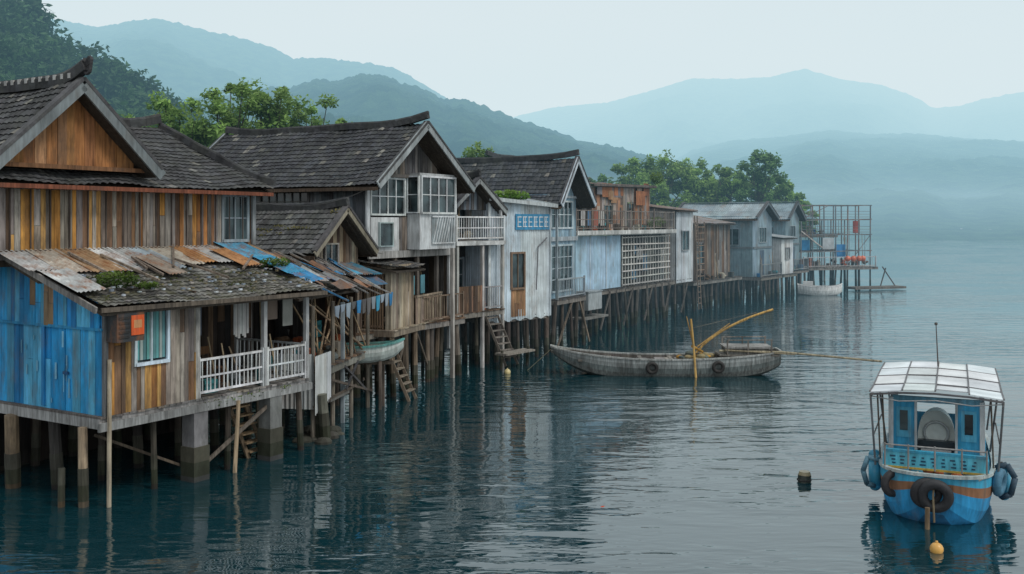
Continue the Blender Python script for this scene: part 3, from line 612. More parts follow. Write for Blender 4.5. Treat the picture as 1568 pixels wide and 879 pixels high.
# ================================================================== HOUSE 4 terrace
h=H('terrace_house',3.1,51.0,59.5)
corr(h.m('front_wall','metal'),F(0),0,5.9,2.35,5.25,(.40,.58,.72),pitch=.17,amp=.022,var=.06); corr(h.m('side_wall','metal'),Lf(0),0,5,2.35,5.25,(.40,.54,.64))
for s in (1.9,3.9): pbox(h.m('trim','paint'),F(0),s,s+.06,.04,.07,2.35,5.25,(.55,.65,.7))
h.m('terrace','concrete').box(-.4,13.3,-.45,4,5.28,5.5,(.5,.52,.51))
h.m('terrace','concrete').box(-.4,13.3,-.5,-.451,5.33,5.55,(.58,.6,.59))
rail(h,(-.3,-.35),(6.5,-.35),5.55,1.05,26,(.2,.17,.15),mat='wood',mid=True); rail(h,(6.6,-.35),(13.2,-.35),5.55,1.05,26,(.22,.2,.18),mat='wood',mid=True)
for s in (1.5,3.4,5.2,8,10): h.m('railing').beam((s,-.35,5.5),(s,-.35,6.8),.08,.08,(.18,.15,.13))
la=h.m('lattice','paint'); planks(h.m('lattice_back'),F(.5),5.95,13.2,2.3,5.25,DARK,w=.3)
for i in range(18): la.beam((6.1+i*.41,-.03,2.35),(6.1+i*.41+R.uniform(-.06,.06),-.03,5.2),.07,.06,cj((.55,.57,.55),.2))
for i in range(8): la.beam((5.95,-.09,2.45+i*.38),(13.2,-.09,2.45+i*.38+R.uniform(-.06,.06)),.05,.07,cj((.55,.55,.52),.2))
for i in range(7): h.m('lattice_cloths','cloth').box(*(lambda a:(a,a+R.uniform(.4,.9)))(R.uniform(6,12.3)),.1,.13,*(lambda z:(z,z+R.uniform(.4,1)))(R.uniform(2.5,4.2)),cj(R.choice([(.2,.22,.2),(.06,.2,.35),(.25,.14,.1),(.4,.4,.38)]),.2))
deck(h,-.2,17,-.1,5,2.3,DGREY,rim=(.18,.16,.14))
corr(h.m('white_block','metal'),F(-.1),14.2,17.2,2.1,6.7,(.52,.58,.61)); corr(h.m('white_block','metal'),Lf(14.2),-.1,3,2.1,6.9,(.46,.49,.50)); corr(h.m('white_block','metal'),Rt(17.2),-.1,3,2.1,6.7,(.4,.44,.46))
window(h,F(-.1),15.1,16.3,4.2,5.4,2,1,(.3,.33,.35),d=.05)
roof(h,'roof','rust',[(13.9,-.4,6.75),(17.5,-.4,6.75),(17.5,3.2,7.2),(13.9,3.2,7.2)],(.25,.22,.2),metal=True,pitch=.16,sag=0)
planks(h.m('walls'),F(.3),13.2,14.2,2.3,6.6,BROWN+GREY,w=.17)
planks(h.m('upper_walls'),F(1.6),5.5,14,5.5,0,[(.40,.19,.09),(.33,.17,.10),(.28,.24,.20),(.2,.14,.11),(.40,.33,.28),(.3,.28,.27)],w=.3,top=lambda s:8.0+(.25 if s>9 else 0),holes=[(7,8.2,5.9,7.0),(10.5,11.5,5.7,7.2)])
window(h,F(1.6),7.1,8.1,6,6.95,2,1,(.2,.18,.16)); window(h,F(1.6),10.6,11.4,5.8,7.1,1,1,(.2,.18,.16))
for i in range(10):
    a=R.uniform(5.5,13); c=R.choice([(.4,.17,.08),(.3,.13,.07),(.38,.34,.3),(.2,.2,.22),(.42,.27,.16)]); z=R.uniform(7.0,7.7)
    corr(h.m('patched_sheets','rust'),F(1.5-.01*i),a,a+R.uniform(.7,1.5),z,z+R.uniform(.5,.9),c,var=.1)
planks(h.m('upper_walls'),Lf(5.5),1.6,5,5.5,7.9,BROWN+GREY,w=.25)
roof(h,'roof','rust',[(5.1,1.3,8.15),(14.3,1.3,8.3),(14.3,6,8.6),(5.1,6,8.6)],(.2,.18,.17),metal=True,pitch=.16,sag=.03)
h.m('roof_edge').beam((5.1,1.25,8.1),(14.3,1.25,8.25),.06,.12,(.14,.12,.11))
planks(h.m('upper_walls'),F(2.2),.4,4.8,5.5,7.3,GREY+DGREY,w=.2,holes=[(1.5,3.2,5.9,7)]); window(h,F(2.2),1.6,3.1,6,6.9,3,1,(.2,.2,.2))
roof(h,'roof','tile',[(0,1.7,7.25),(5.2,1.7,7.25),(5.0,4.2,8.3),(.2,4.2,8.3)],(.06,.06,.065)); ridge(h,(0,4.2,8.4),(5.2,4.2,8.4),sw=.15)
roof(h,'roof','tile',[(0,6.7,7.25),(5.2,6.7,7.25),(5.0,4.2,8.3),(.2,4.2,8.3)],(.06,.06,.065))
roof(h,'roof','tile',[(3.5,4.5,8.5),(11.5,4.5,8.7),(11.2,7.5,9.9),(3.8,7.5,9.7)],(.09,.075,.065)); ridge(h,(3.7,7.5,9.85),(11.4,7.5,10.0),sw=.18)
planks(h.m('upper_walls'),F(5),4,11.2,7.6,8.7,BROWN,w=.3)
cl=h.m('laundry','cloth')
for i,c in enumerate([(.5,.5,.5),(.1,.2,.35),(.38,.12,.08),(.4,.4,.38)]): cl.box(2.2+i*.8,2.7+i*.8,.6,.62,5.8,6.6,c)
clutter(h,0,13,.0,1.2,5.5,26)
leaves(h.m('terrace_plants','leaf'),(12,.3,5.9),(1.2,.4,.4),300,.1,GRN); leaves(h.m('terrace_plants','leaf'),(13.8,1,8.8),(.7,.4,.4),200,.1,GRN)
a=.2
while a<17:
    for b in (-.05,1.6,3.4): stilt(h,a,b,2.2,.1,(.13,.12,.11),.18)
    a+=R.uniform(.8,1.5)
m=h.m('braces')
for a in (.6,3,6,9,12,15): m.beam((a,-.15,.2),(a+1.2,-.15,2.1),.07,.09,(.12,.11,.1))
m.box(-.6,2.2,-1.0,-.1,1.05,1.15,(.2,.2,.19)); h.m('boat_box','paint').box(0,1.6,-.9,-.2,1.5,2.4,(.40,.45,.47)); h.m('boat_box','paint').box(-.05,1.65,-.95,-.15,2.4,2.46,(.3,.34,.36))
la=h.m('ladder')
for s in (17.6,18.1): la.beam((s,-.4,.2),(s,-.1,6.4),.06,.06,(.25,.2,.16))
for i in range(16): la.beam((17.6,-.38+i*.018,.6+i*.37),(18.1,-.38+i*.018,.6+i*.37),.04,.04,(.25,.2,.16))
h.done()
# ================================================================== filler row behind ladder
h=H('plank_shed',12.1,67.2,57)
planks(h.m('walls'),F(.5),0,8.5,2.0,6.0,BROWN+GREY,w=.22,holes=[(2,3.4,3,4.6)]); window(h,F(.5),2.1,3.3,3.1,4.5,2,1,(.25,.2,.18))
planks(h.m('walls'),Lf(0),.5,4,2,6,BROWN+GREY,w=.22)
roof(h,'roof','rust',[(-.3,.1,5.9),(8.8,.1,5.9),(8.8,4,6.6),(-.3,4,6.6)],(.22,.22,.22),metal=True,sag=0)
deck(h,-.3,9,-.3,4,1.95,DGREY)
for i in range(11):
    for b in (-.1,1.8): stilt(h,i*.85,b,1.9,.1,(.12,.11,.1),.15)
h.m('scaffold').beam((.3,-.2,2),(.3,-.2,6),.07,.07,(.2,.15,.12)); h.m('scaffold').beam((1.8,-.2,2),(1.8,-.2,6),.07,.07,(.2,.15,.12))
for i in range(9): h.m('scaffold').beam((.3,-.2,2.3+i*.42),(1.8,-.2,2.3+i*.42),.05,.05,(.28,.2,.14))
clutter(h,2,8,-.2,.2,1.95,10)
h.done()
# ================================================================== HOUSE 5, 6
def metal_house(x,y,deg,wd,dp,zb,ze,zr,col,rc):
    h=H('metal_house',x,y,deg)
    t=gable(h,0,wd,0,dp,ze,zr,ovF=.5,ovS=.35,col=rc,mat='metal',metal=True,barge=(.12,.15,.17),bh=.22,pitch=.18)
    corr(h.m('walls','metal'),F(0),0,wd,zb,0,col,top=t,holes=[(wd*.3,wd*.7,zb+2.6,zb+3.8)]); corr(h.m('walls','metal'),Lf(0),0,dp,zb,ze,tuple(c*.9 for c in col),holes=[(1.0,2.2,zb+2.4,zb+3.7)])
    corr(h.m('walls','metal'),Rt(wd),0,dp,zb,ze,col)
    window(h,F(0),wd*.3+.06,wd*.7-.06,zb+2.65,zb+3.75,3,1,(.35,.42,.46),d=.02); window(h,Lf(0),1.06,2.14,zb+2.45,zb+3.65,2,1,(.3,.36,.4),d=.02)
    h.m('door','paint').box(wd*.35,wd*.35+.9,-.07,-.05,zb,zb+2.0,(.07,.12,.18))
    pbox(h.m('band','paint'),Lf(0),0,dp,.05,.1,zb+2.15,zb+2.3,(.15,.18,.2)); h.m('band','paint').box(0,wd,-.1,-.05,zb+2.15,zb+2.3,(.15,.18,.2))
    deck(h,-.3,wd+.3,-.8,dp,zb,DGREY); rail(h,(-.2,-.75),(wd+.2,-.75),zb,.95,14,(.25,.27,.28),th=.06)
    a=-.2
    while a<wd+.3:
        b=-.7
        while b<dp: stilt(h,a,b,zb-.1,.1,(.13,.12,.11),.15); b+=1.3
        a+=.95
    clutter(h,0,wd-.3,-.65,-.3,zb,8)
    h.done()
metal_house(18.3,75.8,56,4.2,6.5,1.8,6.45,7.5,(.24,.34,.40),(.28,.35,.39))
metal_house(23.0,83.8,54,3.2,5.5,1.9,6.5,7.7,(.22,.33,.38),(.24,.32,.36))
h=H('white_shed',21.6,79.9,54)
corr(h.m('walls','metal'),F(0),0,2.6,1.8,4.7,(.6,.64,.66)); corr(h.m('walls','metal'),Lf(0),0,3.4,1.8,4.8,(.58,.61,.62)); corr(h.m('walls','metal'),Rt(2.6),0,3,1.8,4.7,(.4,.4,.4))
roof(h,'roof','metal',[(-.3,-.3,4.72),(2.9,-.3,4.72),(2.9,3.4,5.2),(-.3,3.4,5.2)],(.35,.4,.42),metal=True,sag=0)
window(h,F(0),.8,1.7,3,3.9,2,1,(.3,.3,.3),d=.03); deck(h,-.2,2.8,-.3,3,1.8,DGREY)
for a in (0,1.2,2.5):
    for b in (0,1.2,2.6): stilt(h,a,b,1.7,.1)
h.done()
# ================================================================== open frame structure
h=H('scaffold_platform',25.3,87.2,19)
fm=h.m('frame','rust'); Z=[2.0,3.4,4.85,6.2,7.5]; cc=(.17,.20,.22)
for b in (0,2,4):
    for i in range(7):
        a=i*1.22; zt=7.5 if (b==0 or i%2==0) else 6.2
        fm.beam((a,b,1.9),(a+R.uniform(-.05,.05),b,zt),.08,.08,cj(cc,.2)); stilt(h,a,b,1.95,.1,(.12,.12,.12),.12)
    for z in Z[1:]: fm.beam((-.2,b,z+R.uniform(-.06,.06)),(7.5,b,z+R.uniform(-.06,.06)),.07,.08,cj(cc,.2))
for i in range(7):
    for z in Z[1:]: fm.beam((i*1.22,0,z),(i*1.22,4,z),.06,.06,cj(cc,.2))
for i in range(14): fm.beam((i*.56,-.03,4.85 if i%3 else 2.0),(i*.56,-.03,6.2 if i%2 else 4.85),.03,.03,cj(cc,.2))
fm.beam((0,0,6.2),(3,0,7.5),.05,.05,cc); fm.beam((4.8,0,2),(7.3,0,4.8),.05,.05,cc); fm.beam((0,-.02,5.2),(2.4,-.02,3.6),.12,.1,(.5,.5,.48))
for z in (4.85,6.2):
    for j in range(3): fm.beam((0,-.03,z+.25*(j+1)),(7.3,-.03,z+.25*(j+1)),.03,.03,cj(cc,.2))
deck(h,-.3,7.8,-.5,4.3,2.0,GREY); rail(h,(0,-.4),(7.6,-.4),2.0,.9,20,(.5,.52,.53),th=.05)
deck(h,0,5,1.5,4,4.85,DGREY)
clutter(h,.2,7,.1,3,2.0,50,1.8); clutter(h,.2,4.7,1.6,3.5,4.85,14,1.3)
for a in (4.5,5.1,5.7,6.1): h.m('buoys','plastic').ball((a,-.55,2.75),.26,(.6,.13,.05))
h.m('cloth','cloth').box(2.2,3.4,-.1,-.05,3.6,4.6,(.4,.45,.48)); h.m('cloth','cloth').box(5.8,6.5,.4,.45,5,6.1,(.4,.1,.08)); h.m('cloth','cloth').box(.4,1.2,.4,.45,3.5,4.4,(.05,.25,.5)); h.m('cloth','cloth').box(3.8,4.9,.3,.35,2.9,4.0,(.05,.22,.48))
sheet(h.m('tarp','cloth'),(-.2,1.5,6.3),(3,0,0),(0,2.6,.6),(.2,.3,.35))
h.m('raft').box(4.2,9.6,-2.0,-.6,.1,.3,(.15,.13,.11)); h.m('raft').beam((7.6,-1,.2),(8.2,-1,1.9),.08,.08,(.12,.1,.09)); h.m('raft').beam((9.2,-1,.3),(8.0,-.8,2.0),.08,.08,(.12,.1,.09))
leaves(h.m('plants','leaf'),(1.2,3,6.7),(1.1,.8,.4),250,.12,GRN)
h.done()
h=H('rowboat',25.3,82.0,-14)
hull(h,[(-1.7,.5,.85,.0),(-.6,.8,.7,-.15),(.6,.75,.7,-.15),(1.4,.4,.8,0),(1.8,.06,.95,.3)],[(.8,.82,.82),(.75,.78,.78),(.6,.64,.64)],inner=(.5,.52,.52),rimcol=(.8,.82,.82))
h.m('engine_cover','plastic').box(-1.3,-.5,-.35,.35,.5,1.1,(.6,.62,.62)); h.m('seat').box(.1,.4,-.6,.6,.5,.6,(.3,.3,.28)); h.m('windscreen','glass').hexa([(.45,-.5,.65),(.5,-.5,.65),(.5,.5,.65),(.45,.5,.65),(.3,-.45,1.15),(.33,-.45,1.15),(.33,.45,1.15),(.3,.45,1.15)],(1,1,1))
h.done()
# ================================================================== wooden sampan
h=H('wooden_fishing_boat',6.0,39.4,-2)
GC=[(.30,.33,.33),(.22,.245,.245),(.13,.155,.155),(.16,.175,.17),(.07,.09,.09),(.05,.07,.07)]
S=[(-4.45,.22,1.08,.86),(-4.0,.4,.97,.5),(-3.3,.58,.86,.12),(-2.4,.72,.76,-.15),(-1.2,.82,.68,-.25),(0,.86,.66,-.25),(1.2,.86,.68,-.25),(2.4,.82,.74,-.2),(3.4,.74,.82,-.1),(4.1,.62,.9,.12),(4.5,.5,.97,.35)]
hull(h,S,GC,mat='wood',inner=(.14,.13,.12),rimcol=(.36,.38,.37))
m=h.m('fittings')
for x in (-3.4,-2.2,-1.0,.2,1.4): m.box(x,x+.16,-.72,.72,.56,.62,cj((.2,.19,.17),.2))
m.box(-4.45,-3.7,-.25,.25,.9,.96,(.22,.22,.2))
m.box(2.1,4.4,-.62,.62,.78,.84,(.2,.19,.17))
m.box(2.4,4.0,-.55,.5,.84,1.08,(.17,.17,.16)); m.box(2.3,4.15,-.62,.58,1.08,1.14,(.28,.28,.27))
for x in (2.4,3.2,4.1):
    for y in (-.6,.55): m.beam((x,y,.8),(x,y,1.42),.05,.05,(.22,.2,.18))
m.beam((2.4,-.6,1.40),(4.15,-.6,1.42),.05,.04,(.24,.22,.2)); m.beam((2.4,.55,1.40),(4.15,.55,1.42),.05,.04,(.24,.22,.2))
for i in range(22): h.m('net_pile','cloth').ball((R.uniform(.6,2.0),R.uniform(-.5,.5),.62+R.uniform(0,.14)),R.uniform(.08,.2),cj(R.choice([(.45,.25,.05),(.12,.14,.12),(.08,.1,.1),(.34,.28,.16)]),.3),.6,8,5)
for i in range(8): m.box(*(lambda a:(a,a+.4))(R.uniform(-3,.5)),-.4,.4,.45,.6,cj(R.choice(GREY),.2))
yl=(.62,.40,.14)
p=h.m('bamboo_poles'); p.path([(1.15,-.95,-.3),(1.05,-.9,1.2),(.95,-.85,2.25)],.045,yl); p.tube((1.05,-.9,1.2),(.78,-.85,2.35),.03,.02,(.4,.25,.1))
arc=[(1.25+3.0*t,-.2,.85+1.72*(t**.75)+.12*math.sin(math.pi*t)) for t in [i/12 for i in range(13)]]
p.path(arc,.045,yl); p.path([(a[0]*.9+.15,a[1]+.25,a[2]*.93) for a in arc[:10]],.03,(.5,.36,.16)); p.tube((1.3,-.2,1.1),(2.6,0,2.0),.025,.02,yl)
p.path([(2.1,-.5,.98),(4.5,-.6,.95),(8.3,-.7,.62)],.045,(.38,.34,.24)); p.path([(2.3,-.6,1.02),(5.0,-.62,.86)],.03,(.3,.26,.18))
nt_=h.m('hanging_net','cloth')
for i in range(14):
    x=3.5+i*.055; nt_.tube((x,-.2,2.42+.01*i),(x+R.uniform(-.05,.05),-.2,2.0+R.uniform(-.1,.15)),.011,.011,(.12,.15,.14),4)
for i in range(6): nt_.tube((3.45,-.2,2.4-i*.07),(4.28,-.2,2.5-i*.08),.010,.010,(.12,.15,.14),4)
p.tube((1.0,-.9,1.9),(3.6,-.2,2.45),.008,.008,(.2,.18,.15),4); p.tube((1.0,-.9,1.2),(1.5,-.2,.9),.06,.05,(.5,.28,.06))
h.m('tyre','rubber',smooth=True).torus((-.55,-.92,.35),(0,1,0),.18,.07,(.03,.03,.03)); h.m('tyre','rubber').torus((2.0,-.92,.4),(0,1,0),.18,.07,(.03,.03,.03))
h.m('mooring_rope','cloth').path([(-4.4,0,1.0),(-4.9,.3,.5),(-5.4,.7,.0)],.015,(.4,.36,.25))
h.done()
# ================================================================== blue motor boat
h=H('blue_motorboat',8.38,19.75,66)   # local x runs bow -> stern
S=[(-.05,.35,.98,.2),(.12,.70,.97,-.05),(.4,.92,.95,-.2),(.9,1.05,.91,-.3),(1.7,1.12,.86,-.3),(3,1.14,.82,-.3),(4.4,1.1,.82,-.3),(5.6,1.0,.86,-.25)]
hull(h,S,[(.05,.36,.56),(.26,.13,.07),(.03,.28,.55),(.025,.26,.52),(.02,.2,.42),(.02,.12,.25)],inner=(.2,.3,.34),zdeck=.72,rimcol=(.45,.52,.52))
m=h.m('cabin','paint')
m.box(.55,.62,-.95,.95,.97,1.26,(.12,.52,.68)); m.box(.53,.64,-.98,.98,1.26,1.31,(.05,.34,.52)); m.box(.53,.64,-.98,.98,.93,.97,(.6,.40,.08))
for i in range(9):
    y=-.78+i*.19
    for j in range(3): m.box(.535,.549,y+R.uniform(0,.04),y+R.uniform(.06,.12),1.02+j*.07,1.05+j*.07,(.02,.08,.14))
for y in (-.97,.97): m.box(.6,1.5,y-.03,y+.03,.9,1.2,(.07,.42,.62))
rm=h.m('bow_rail','paint')
for y in (-.95,-.5,0,.5,.95): rm.tube((.45,y,.95),(.45,y,1.45),.018,.018,(.3,.3,.3),6)
rm.tube((.45,-.95,1.42),(.45,.95,1.42),.018,.018,(.3,.3,.3),6)
x0=1.7
for s in (-1,1):
    y=(.42,.86) if s==1 else (-.86,-.42)
    m.box(x0,x0+.05,y[0],y[1],.75,2.12,(.05,.38,.64)); m.box(x0-.02,x0,y[0]+.07,y[1]-.07,1.35,2.0,(.10,.42,.62))
    h.m('side_glass','glass').box(x0-.03,x0-.02,y[0]+.14,y[1]-.14,1.5,1.93,(1,1,1))
    m.box(x0-.03,x0+.06,s*.90-.05,s*.90+.05,.75,2.2,(.6,.64,.66)); m.box(x0-.03,x0+.055,s*.40-.025,s*.40+.025,.75,2.15,(.55,.6,.62))
m.box(x0-.02,x0+.06,-.86,.86,2.12,2.24,(.14,.34,.46)); m.box(x0,x0+.05,-.375,.375,.75,1.05,(.03,.08,.11)); m.box(x0-.06,x0+.1,-.9,.9,.90,.95,(.4,.5,.54))
dm=h.m('rounded_housing','plastic',smooth=True)
for k in range(3):
    xx=2.05+.35*k; n=14; vs=[]
    for q in (0,1):
        for i in range(n+1):
            tt=math.pi*i/n; vs.append((xx+.3*q,-.38*math.cos(tt)*(1-.05*k),1.05+(.86-.05*k)*math.sin(tt)**.6))
    dm.add(vs,[(i,i+1,n+2+i,n+1+i) for i in range(n)]+[tuple(range(n+1))],cj((.66,.69,.68),.1))
dm.torus((2.03,0,1.42),(1,0,0),.24,.03,(.35,.38,.38),20,6); h.m('seat','plastic').box(1.85,2.02,-.36,.36,.8,1.28,(.03,.04,.05)); h.m('seat','plastic').box(1.82,1.85,-.3,.3,1.02,1.1,(.6,.6,.6))
for y in (-.95,.95): m.box(1.75,4.6,y-.02,y+.02,.8,1.35,(.05,.34,.55))
for y in (-.93,.93):
    for x in (2.6,3.6,4.6): m.box(x,x+.05,y-.03,y+.03,1.3,2.3,(.3,.4,.46))
m.box(4.65,4.7,-.9,.9,.75,1.4,(.05,.25,.4))
cp=h.m('canopy','plastic'); fr=h.m('canopy_frame','paint')
X=[.95,2.1,3.3,4.5,5.9]; Y=[-1.28,-.64,0,.64,1.28]
cz=lambda x,y:2.36+.09*(1-(y/1.28)**2)+.02*math.sin(x*2)
for i in range(4):
    for j in range(4):
        g=.015; xa,xb,ya,yb=X[i]+g,X[i+1]-g,Y[j]+g,Y[j+1]-g
        if (i,j)==(0,1): xa=1.4
        c=cj((.68,.71,.72),.13); q=[(xa,ya),(xb,ya),(xb,yb),(xa,yb)]; w0=R.uniform(-.01,.015)
        cp.hexa([(x,y,cz(x,y)+w0) for x,y in q]+[(x,y,cz(x,y)+.025+w0) for x,y in q],c)
for x in X:
    for j in range(4): fr.beam((x,Y[j],cz(x,Y[j])-.03),(x,Y[j+1],cz(x,Y[j+1])-.03),.04,.04,(.12,.12,.13))
for y in Y:
    for i in range(4): fr.beam((X[i],y,cz(X[i],y)+.03),(X[i+1],y,cz(X[i+1],y)+.03),.03,.03,(.14,.14,.15))
for x in X[1:4]:
    for j in range(4): fr.beam((x,Y[j],cz(x,Y[j])+.035),(x,Y[j+1],cz(x,Y[j+1])+.035),.03,.025,(.16,.16,.17))
for y in(-1.27,1.27):
    for x in (.97,3.3,5.85): fr.tube((x,y*.92 if x<1 else y*.86,.85),(x,y,2.36),.022,.022,(.1,.11,.12),6)
    fr.beam((.95,y,2.29),(5.9,y,2.29),.03,.06,(.15,.15,.15))
fr.tube((.97,1.2,1.5),(3.3,1.2,1.5),.015,.015,(.1,.1,.1),6); fr.tube((.97,-1.2,1.5),(3.3,-1.2,1.5),.015,.015,(.1,.1,.1),6)
for y in (1.0,1.1,-1.1): fr.tube((1.4,y,.9),(1.3,y+.05,2.3),.018,.018,(.12,.1,.08),6)
fr.path([(1.0,-1.25,2.3),(.95,-.7,2.24),(.95,0,2.3),(.95,.7,2.24),(1.0,1.25,2.3)],.012,(.4,.4,.4))
h.m('antenna','paint').tube((4.9,0,2.4),(4.9,0.05,3.5),.018,.010,(.07,.06,.06),6); h.m('antenna','paint').ball((4.9,.05,3.52),.04,(.1,.1,.1),1,8,6)
ty=h.m('tyres','rubber',smooth=True)
ty.torus((-.14,-.02,.60),(1,0,.15),.24,.10,(.035,.036,.04),28,12); ty.torus((-.06,.14,.62),(1,.3,.15),.23,.09,(.03,.03,.033),28,12)
ty.torus((.22,.78,.68),(1,.9,0),.2,.08,(.03,.03,.033),24,10); ty.torus((2.0,-1.25,.62),(0,1,.1),.22,.09,(.03,.03,.03),24,10); ty.torus((1.1,-1.2,.7),(.3,1,.1),.2,.09,(.06,.16,.24),24,10)
fe=h.m('fenders','plastic',smooth=True)
for x,y in ((1.3,1.2),(1.9,1.25),(1.6,-1.3)):
    fe.tube((x,y,.35),(x,y,.85),.13,.13,(.05,.30,.46),14); fe.ball((x,y,.85),.13,(.05,.30,.46)); fe.ball((x,y,.35),.13,(.05,.30,.46))
h.m('hoses','rubber',smooth=True).path([(1.5,-1.15,.9),(1.45,-1.35,1.0),(1.4,-1.5,.75),(1.4,-1.42,.4),(1.5,-1.25,.3)],.06,(.04,.07,.1),10)
h.m('hoses','rubber').path([(1.0,1.1,.95),(1.0,1.32,1.0),(1.0,1.42,.7),(1.1,1.35,.4),(1.2,1.2,.35)],.055,(.1,.2,.26),10)
rp=h.m('rope','cloth'); rp.path([(.0,.0,.98),(-.2,.02,.6),(-.22,.0,.1)],.02,(.25,.2,.13)); rp.path([(0,-.3,1.0),(.1,-.6,.8),(.3,-.9,.95)],.02,(.5,.46,.38)); rp.path([(.05,.3,1.0),(.15,.6,.82),(.35,.88,.95)],.02,(.5,.46,.38))
for i in range(14): h.m('deck_gear','cloth').ball((R.uniform(.7,1.5),R.uniform(-.8,.8),.8),R.uniform(.06,.14),cj(R.choice([(.5,.3,.05),(.1,.35,.5),(.35,.35,.35),(.4,.12,.05)]),.3),.7,8,5)
h.m('mooring_post').tube((-.38,.12,-1),(-.38,.12,.42),.05,.045,(.26,.19,.12),10)
h.done()
def buoy(name,x,y,r,c,c2=None,drum=False):
    h=H(name,x,y,0)
    if drum:
        h.m('body','plastic').tube((0,0,-.1),(0.01,0,.16),r,r,c2,16); h.m('body','plastic').tube((0.01,0,.16),(.01,0,.24),r*.96,r*.8,c,16); h.m('ring','rubber').torus((0,0,.05),(0,0,1),r,.02,(.03,.03,.03))
    else:
        h.m('body','plastic',smooth=True).ball((0,0,r*.45),r,c,1,16,10); h.m('body','plastic').tube((0,0,r*1.3),(0,0,r*1.7),r*.22,r*.18,c,10)
    h.done()
buoy('mooring_buoy',7.72,18.1,.12,(.72,.40,.10)); buoy('drum_float',6.75,23.0,.15,(.32,.28,.17),(.04,.05,.04),True); buoy('mooring_buoy',-.18,39.4,.13,(.6,.5,.25))
h=H('floating_leaf',1.9,20.9,20); h.m('leaf','leaf').add([(-.06,0,.02),(0,.03,.03),(.07,0,.035),(0,-.03,.02)],[(0,1,2,3)],(.7,.09,.03)); h.done()
h=H('power_cable'); wr=h.m('wires','rubber')
def wire(a,b,sag):
    a=Vector(a);b=Vector(b); pts=[a.lerp(b,i/14)-Vector((0,0,sag*4*(i/14)*(1-i/14))) for i in range(15)]; wr.path(pts,.012,(.03,.03,.03),4)
wire((-7.4,28.5,6.6),(-5.0,34.9,7.2),.35); wire((-2.6,39.6,7.3),(-1.2,42.3,6.9),.2); wire((-5.0,34.8,5.0),(-2.4,39.8,5.1),.3); wire((1.2,44.8,6.6),(3.1,51,6.8),.25)
h.done()
# ================================================================== ground (shore)
line=[(-30,-22),(-19,0),(-9.5,20),(-5.5,30),(-2.5,39),(3,50),(12,66),(22,82),(27,92),(34,120),(50,190),(80,320),(110,480)]
gv=MB(); ds=[2.6,4.0,5.5,8,12,20,35,60,110,200]; zs=[-1.0,-.1,.8,1.6,2.2,2.8,3.6,5,8,14]
rows=[]; pts=[]
for i in range(len(line)-1):
    for k in range(6):
        t=k/6; pts.append((line[i][0]*(1-t)+line[i+1][0]*t,line[i][1]*(1-t)+line[i+1][1]*t))
for (x,y) in pts:
    r=[]
    for d,z in zip(ds,zs):
        p=Vector((x-.88*d,y+.47*d,0)); p.z=z+noise.noise(p*.25)*.4*min(1,d/6); r.append(p)
    rows.append(r)
n=len(ds); vs=[v for r in rows for v in r]; fs=[(i*n+j,i*n+j+1,(i+1)*n+j+1,(i+1)*n+j) for i in range(len(rows)-1) for j in range(n-1)]
gv.add(vs,fs,[cj((.035,.032,.026) if (f[0]%n)<3 else (.05,.07,.03),.2) for f in fs]); gv.build('shore_ground',MAT['soil'],None,True)
# ================================================================== foliage / trees
def leafcloud(cent,rads,n,size,cols,droop=0.0,cv=.5):
    V=[];C=[]
    for c,r in zip(cent,rads):
        d=NP.normal(size=(n,3)); d/=np.linalg.norm(d,axis=1)[:,None]; rr=NP.rand(n)**.5
        p=np.array(c)+d*rr[:,None]*np.array(r)
        p[:,2]-=droop*(d[:,0]**2+d[:,1]**2)*rr*r[2]
        a=NP.normal(size=(n,3)); a[:,2]*=.6; a/=np.linalg.norm(a,axis=1)[:,None]
        b=np.cross(a,NP.normal(size=(n,3))); b/=np.linalg.norm(b,axis=1)[:,None]
        L=size*(.6+.8*NP.rand(n))[:,None]
        q=np.stack([p-a*L,p+b*L*.45,p+a*L,p-b*L*.45],1); V.append(q.reshape(-1,3))
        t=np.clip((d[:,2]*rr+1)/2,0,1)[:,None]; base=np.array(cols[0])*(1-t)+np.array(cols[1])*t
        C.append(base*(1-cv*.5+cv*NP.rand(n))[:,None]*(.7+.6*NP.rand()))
    return np.concatenate(V),np.concatenate(C)
def cloudmesh(name,V,C,parent=None):
    n=len(C); me=bpy.data.meshes.new(name); me.vertices.add(4*n); me.vertices.foreach_set('co',V.astype(np.float32).ravel())
    me.loops.add(4*n); me.loops.foreach_set('vertex_index',np.arange(4*n,dtype=np.int32)); me.polygons.add(n)
    me.polygons.foreach_set('loop_start',np.arange(0,4*n,4,dtype=np.int32)); me.polygons.foreach_set('loop_total',np.full(n,4,dtype=np.int32))
    me.update(calc_edges=True); ca=me.color_attributes.new('Col','FLOAT_COLOR','CORNER'); c=np.ones((n,4),dtype=np.float32); c[:,:3]=C
    ca.data.foreach_set('color',np.repeat(c,4,axis=0).ravel()); me.materials.append(MAT['leaf'])
    ob=bpy.data.objects.new(name,me); scene.collection.objects.link(ob)
    if parent: ob.parent=parent
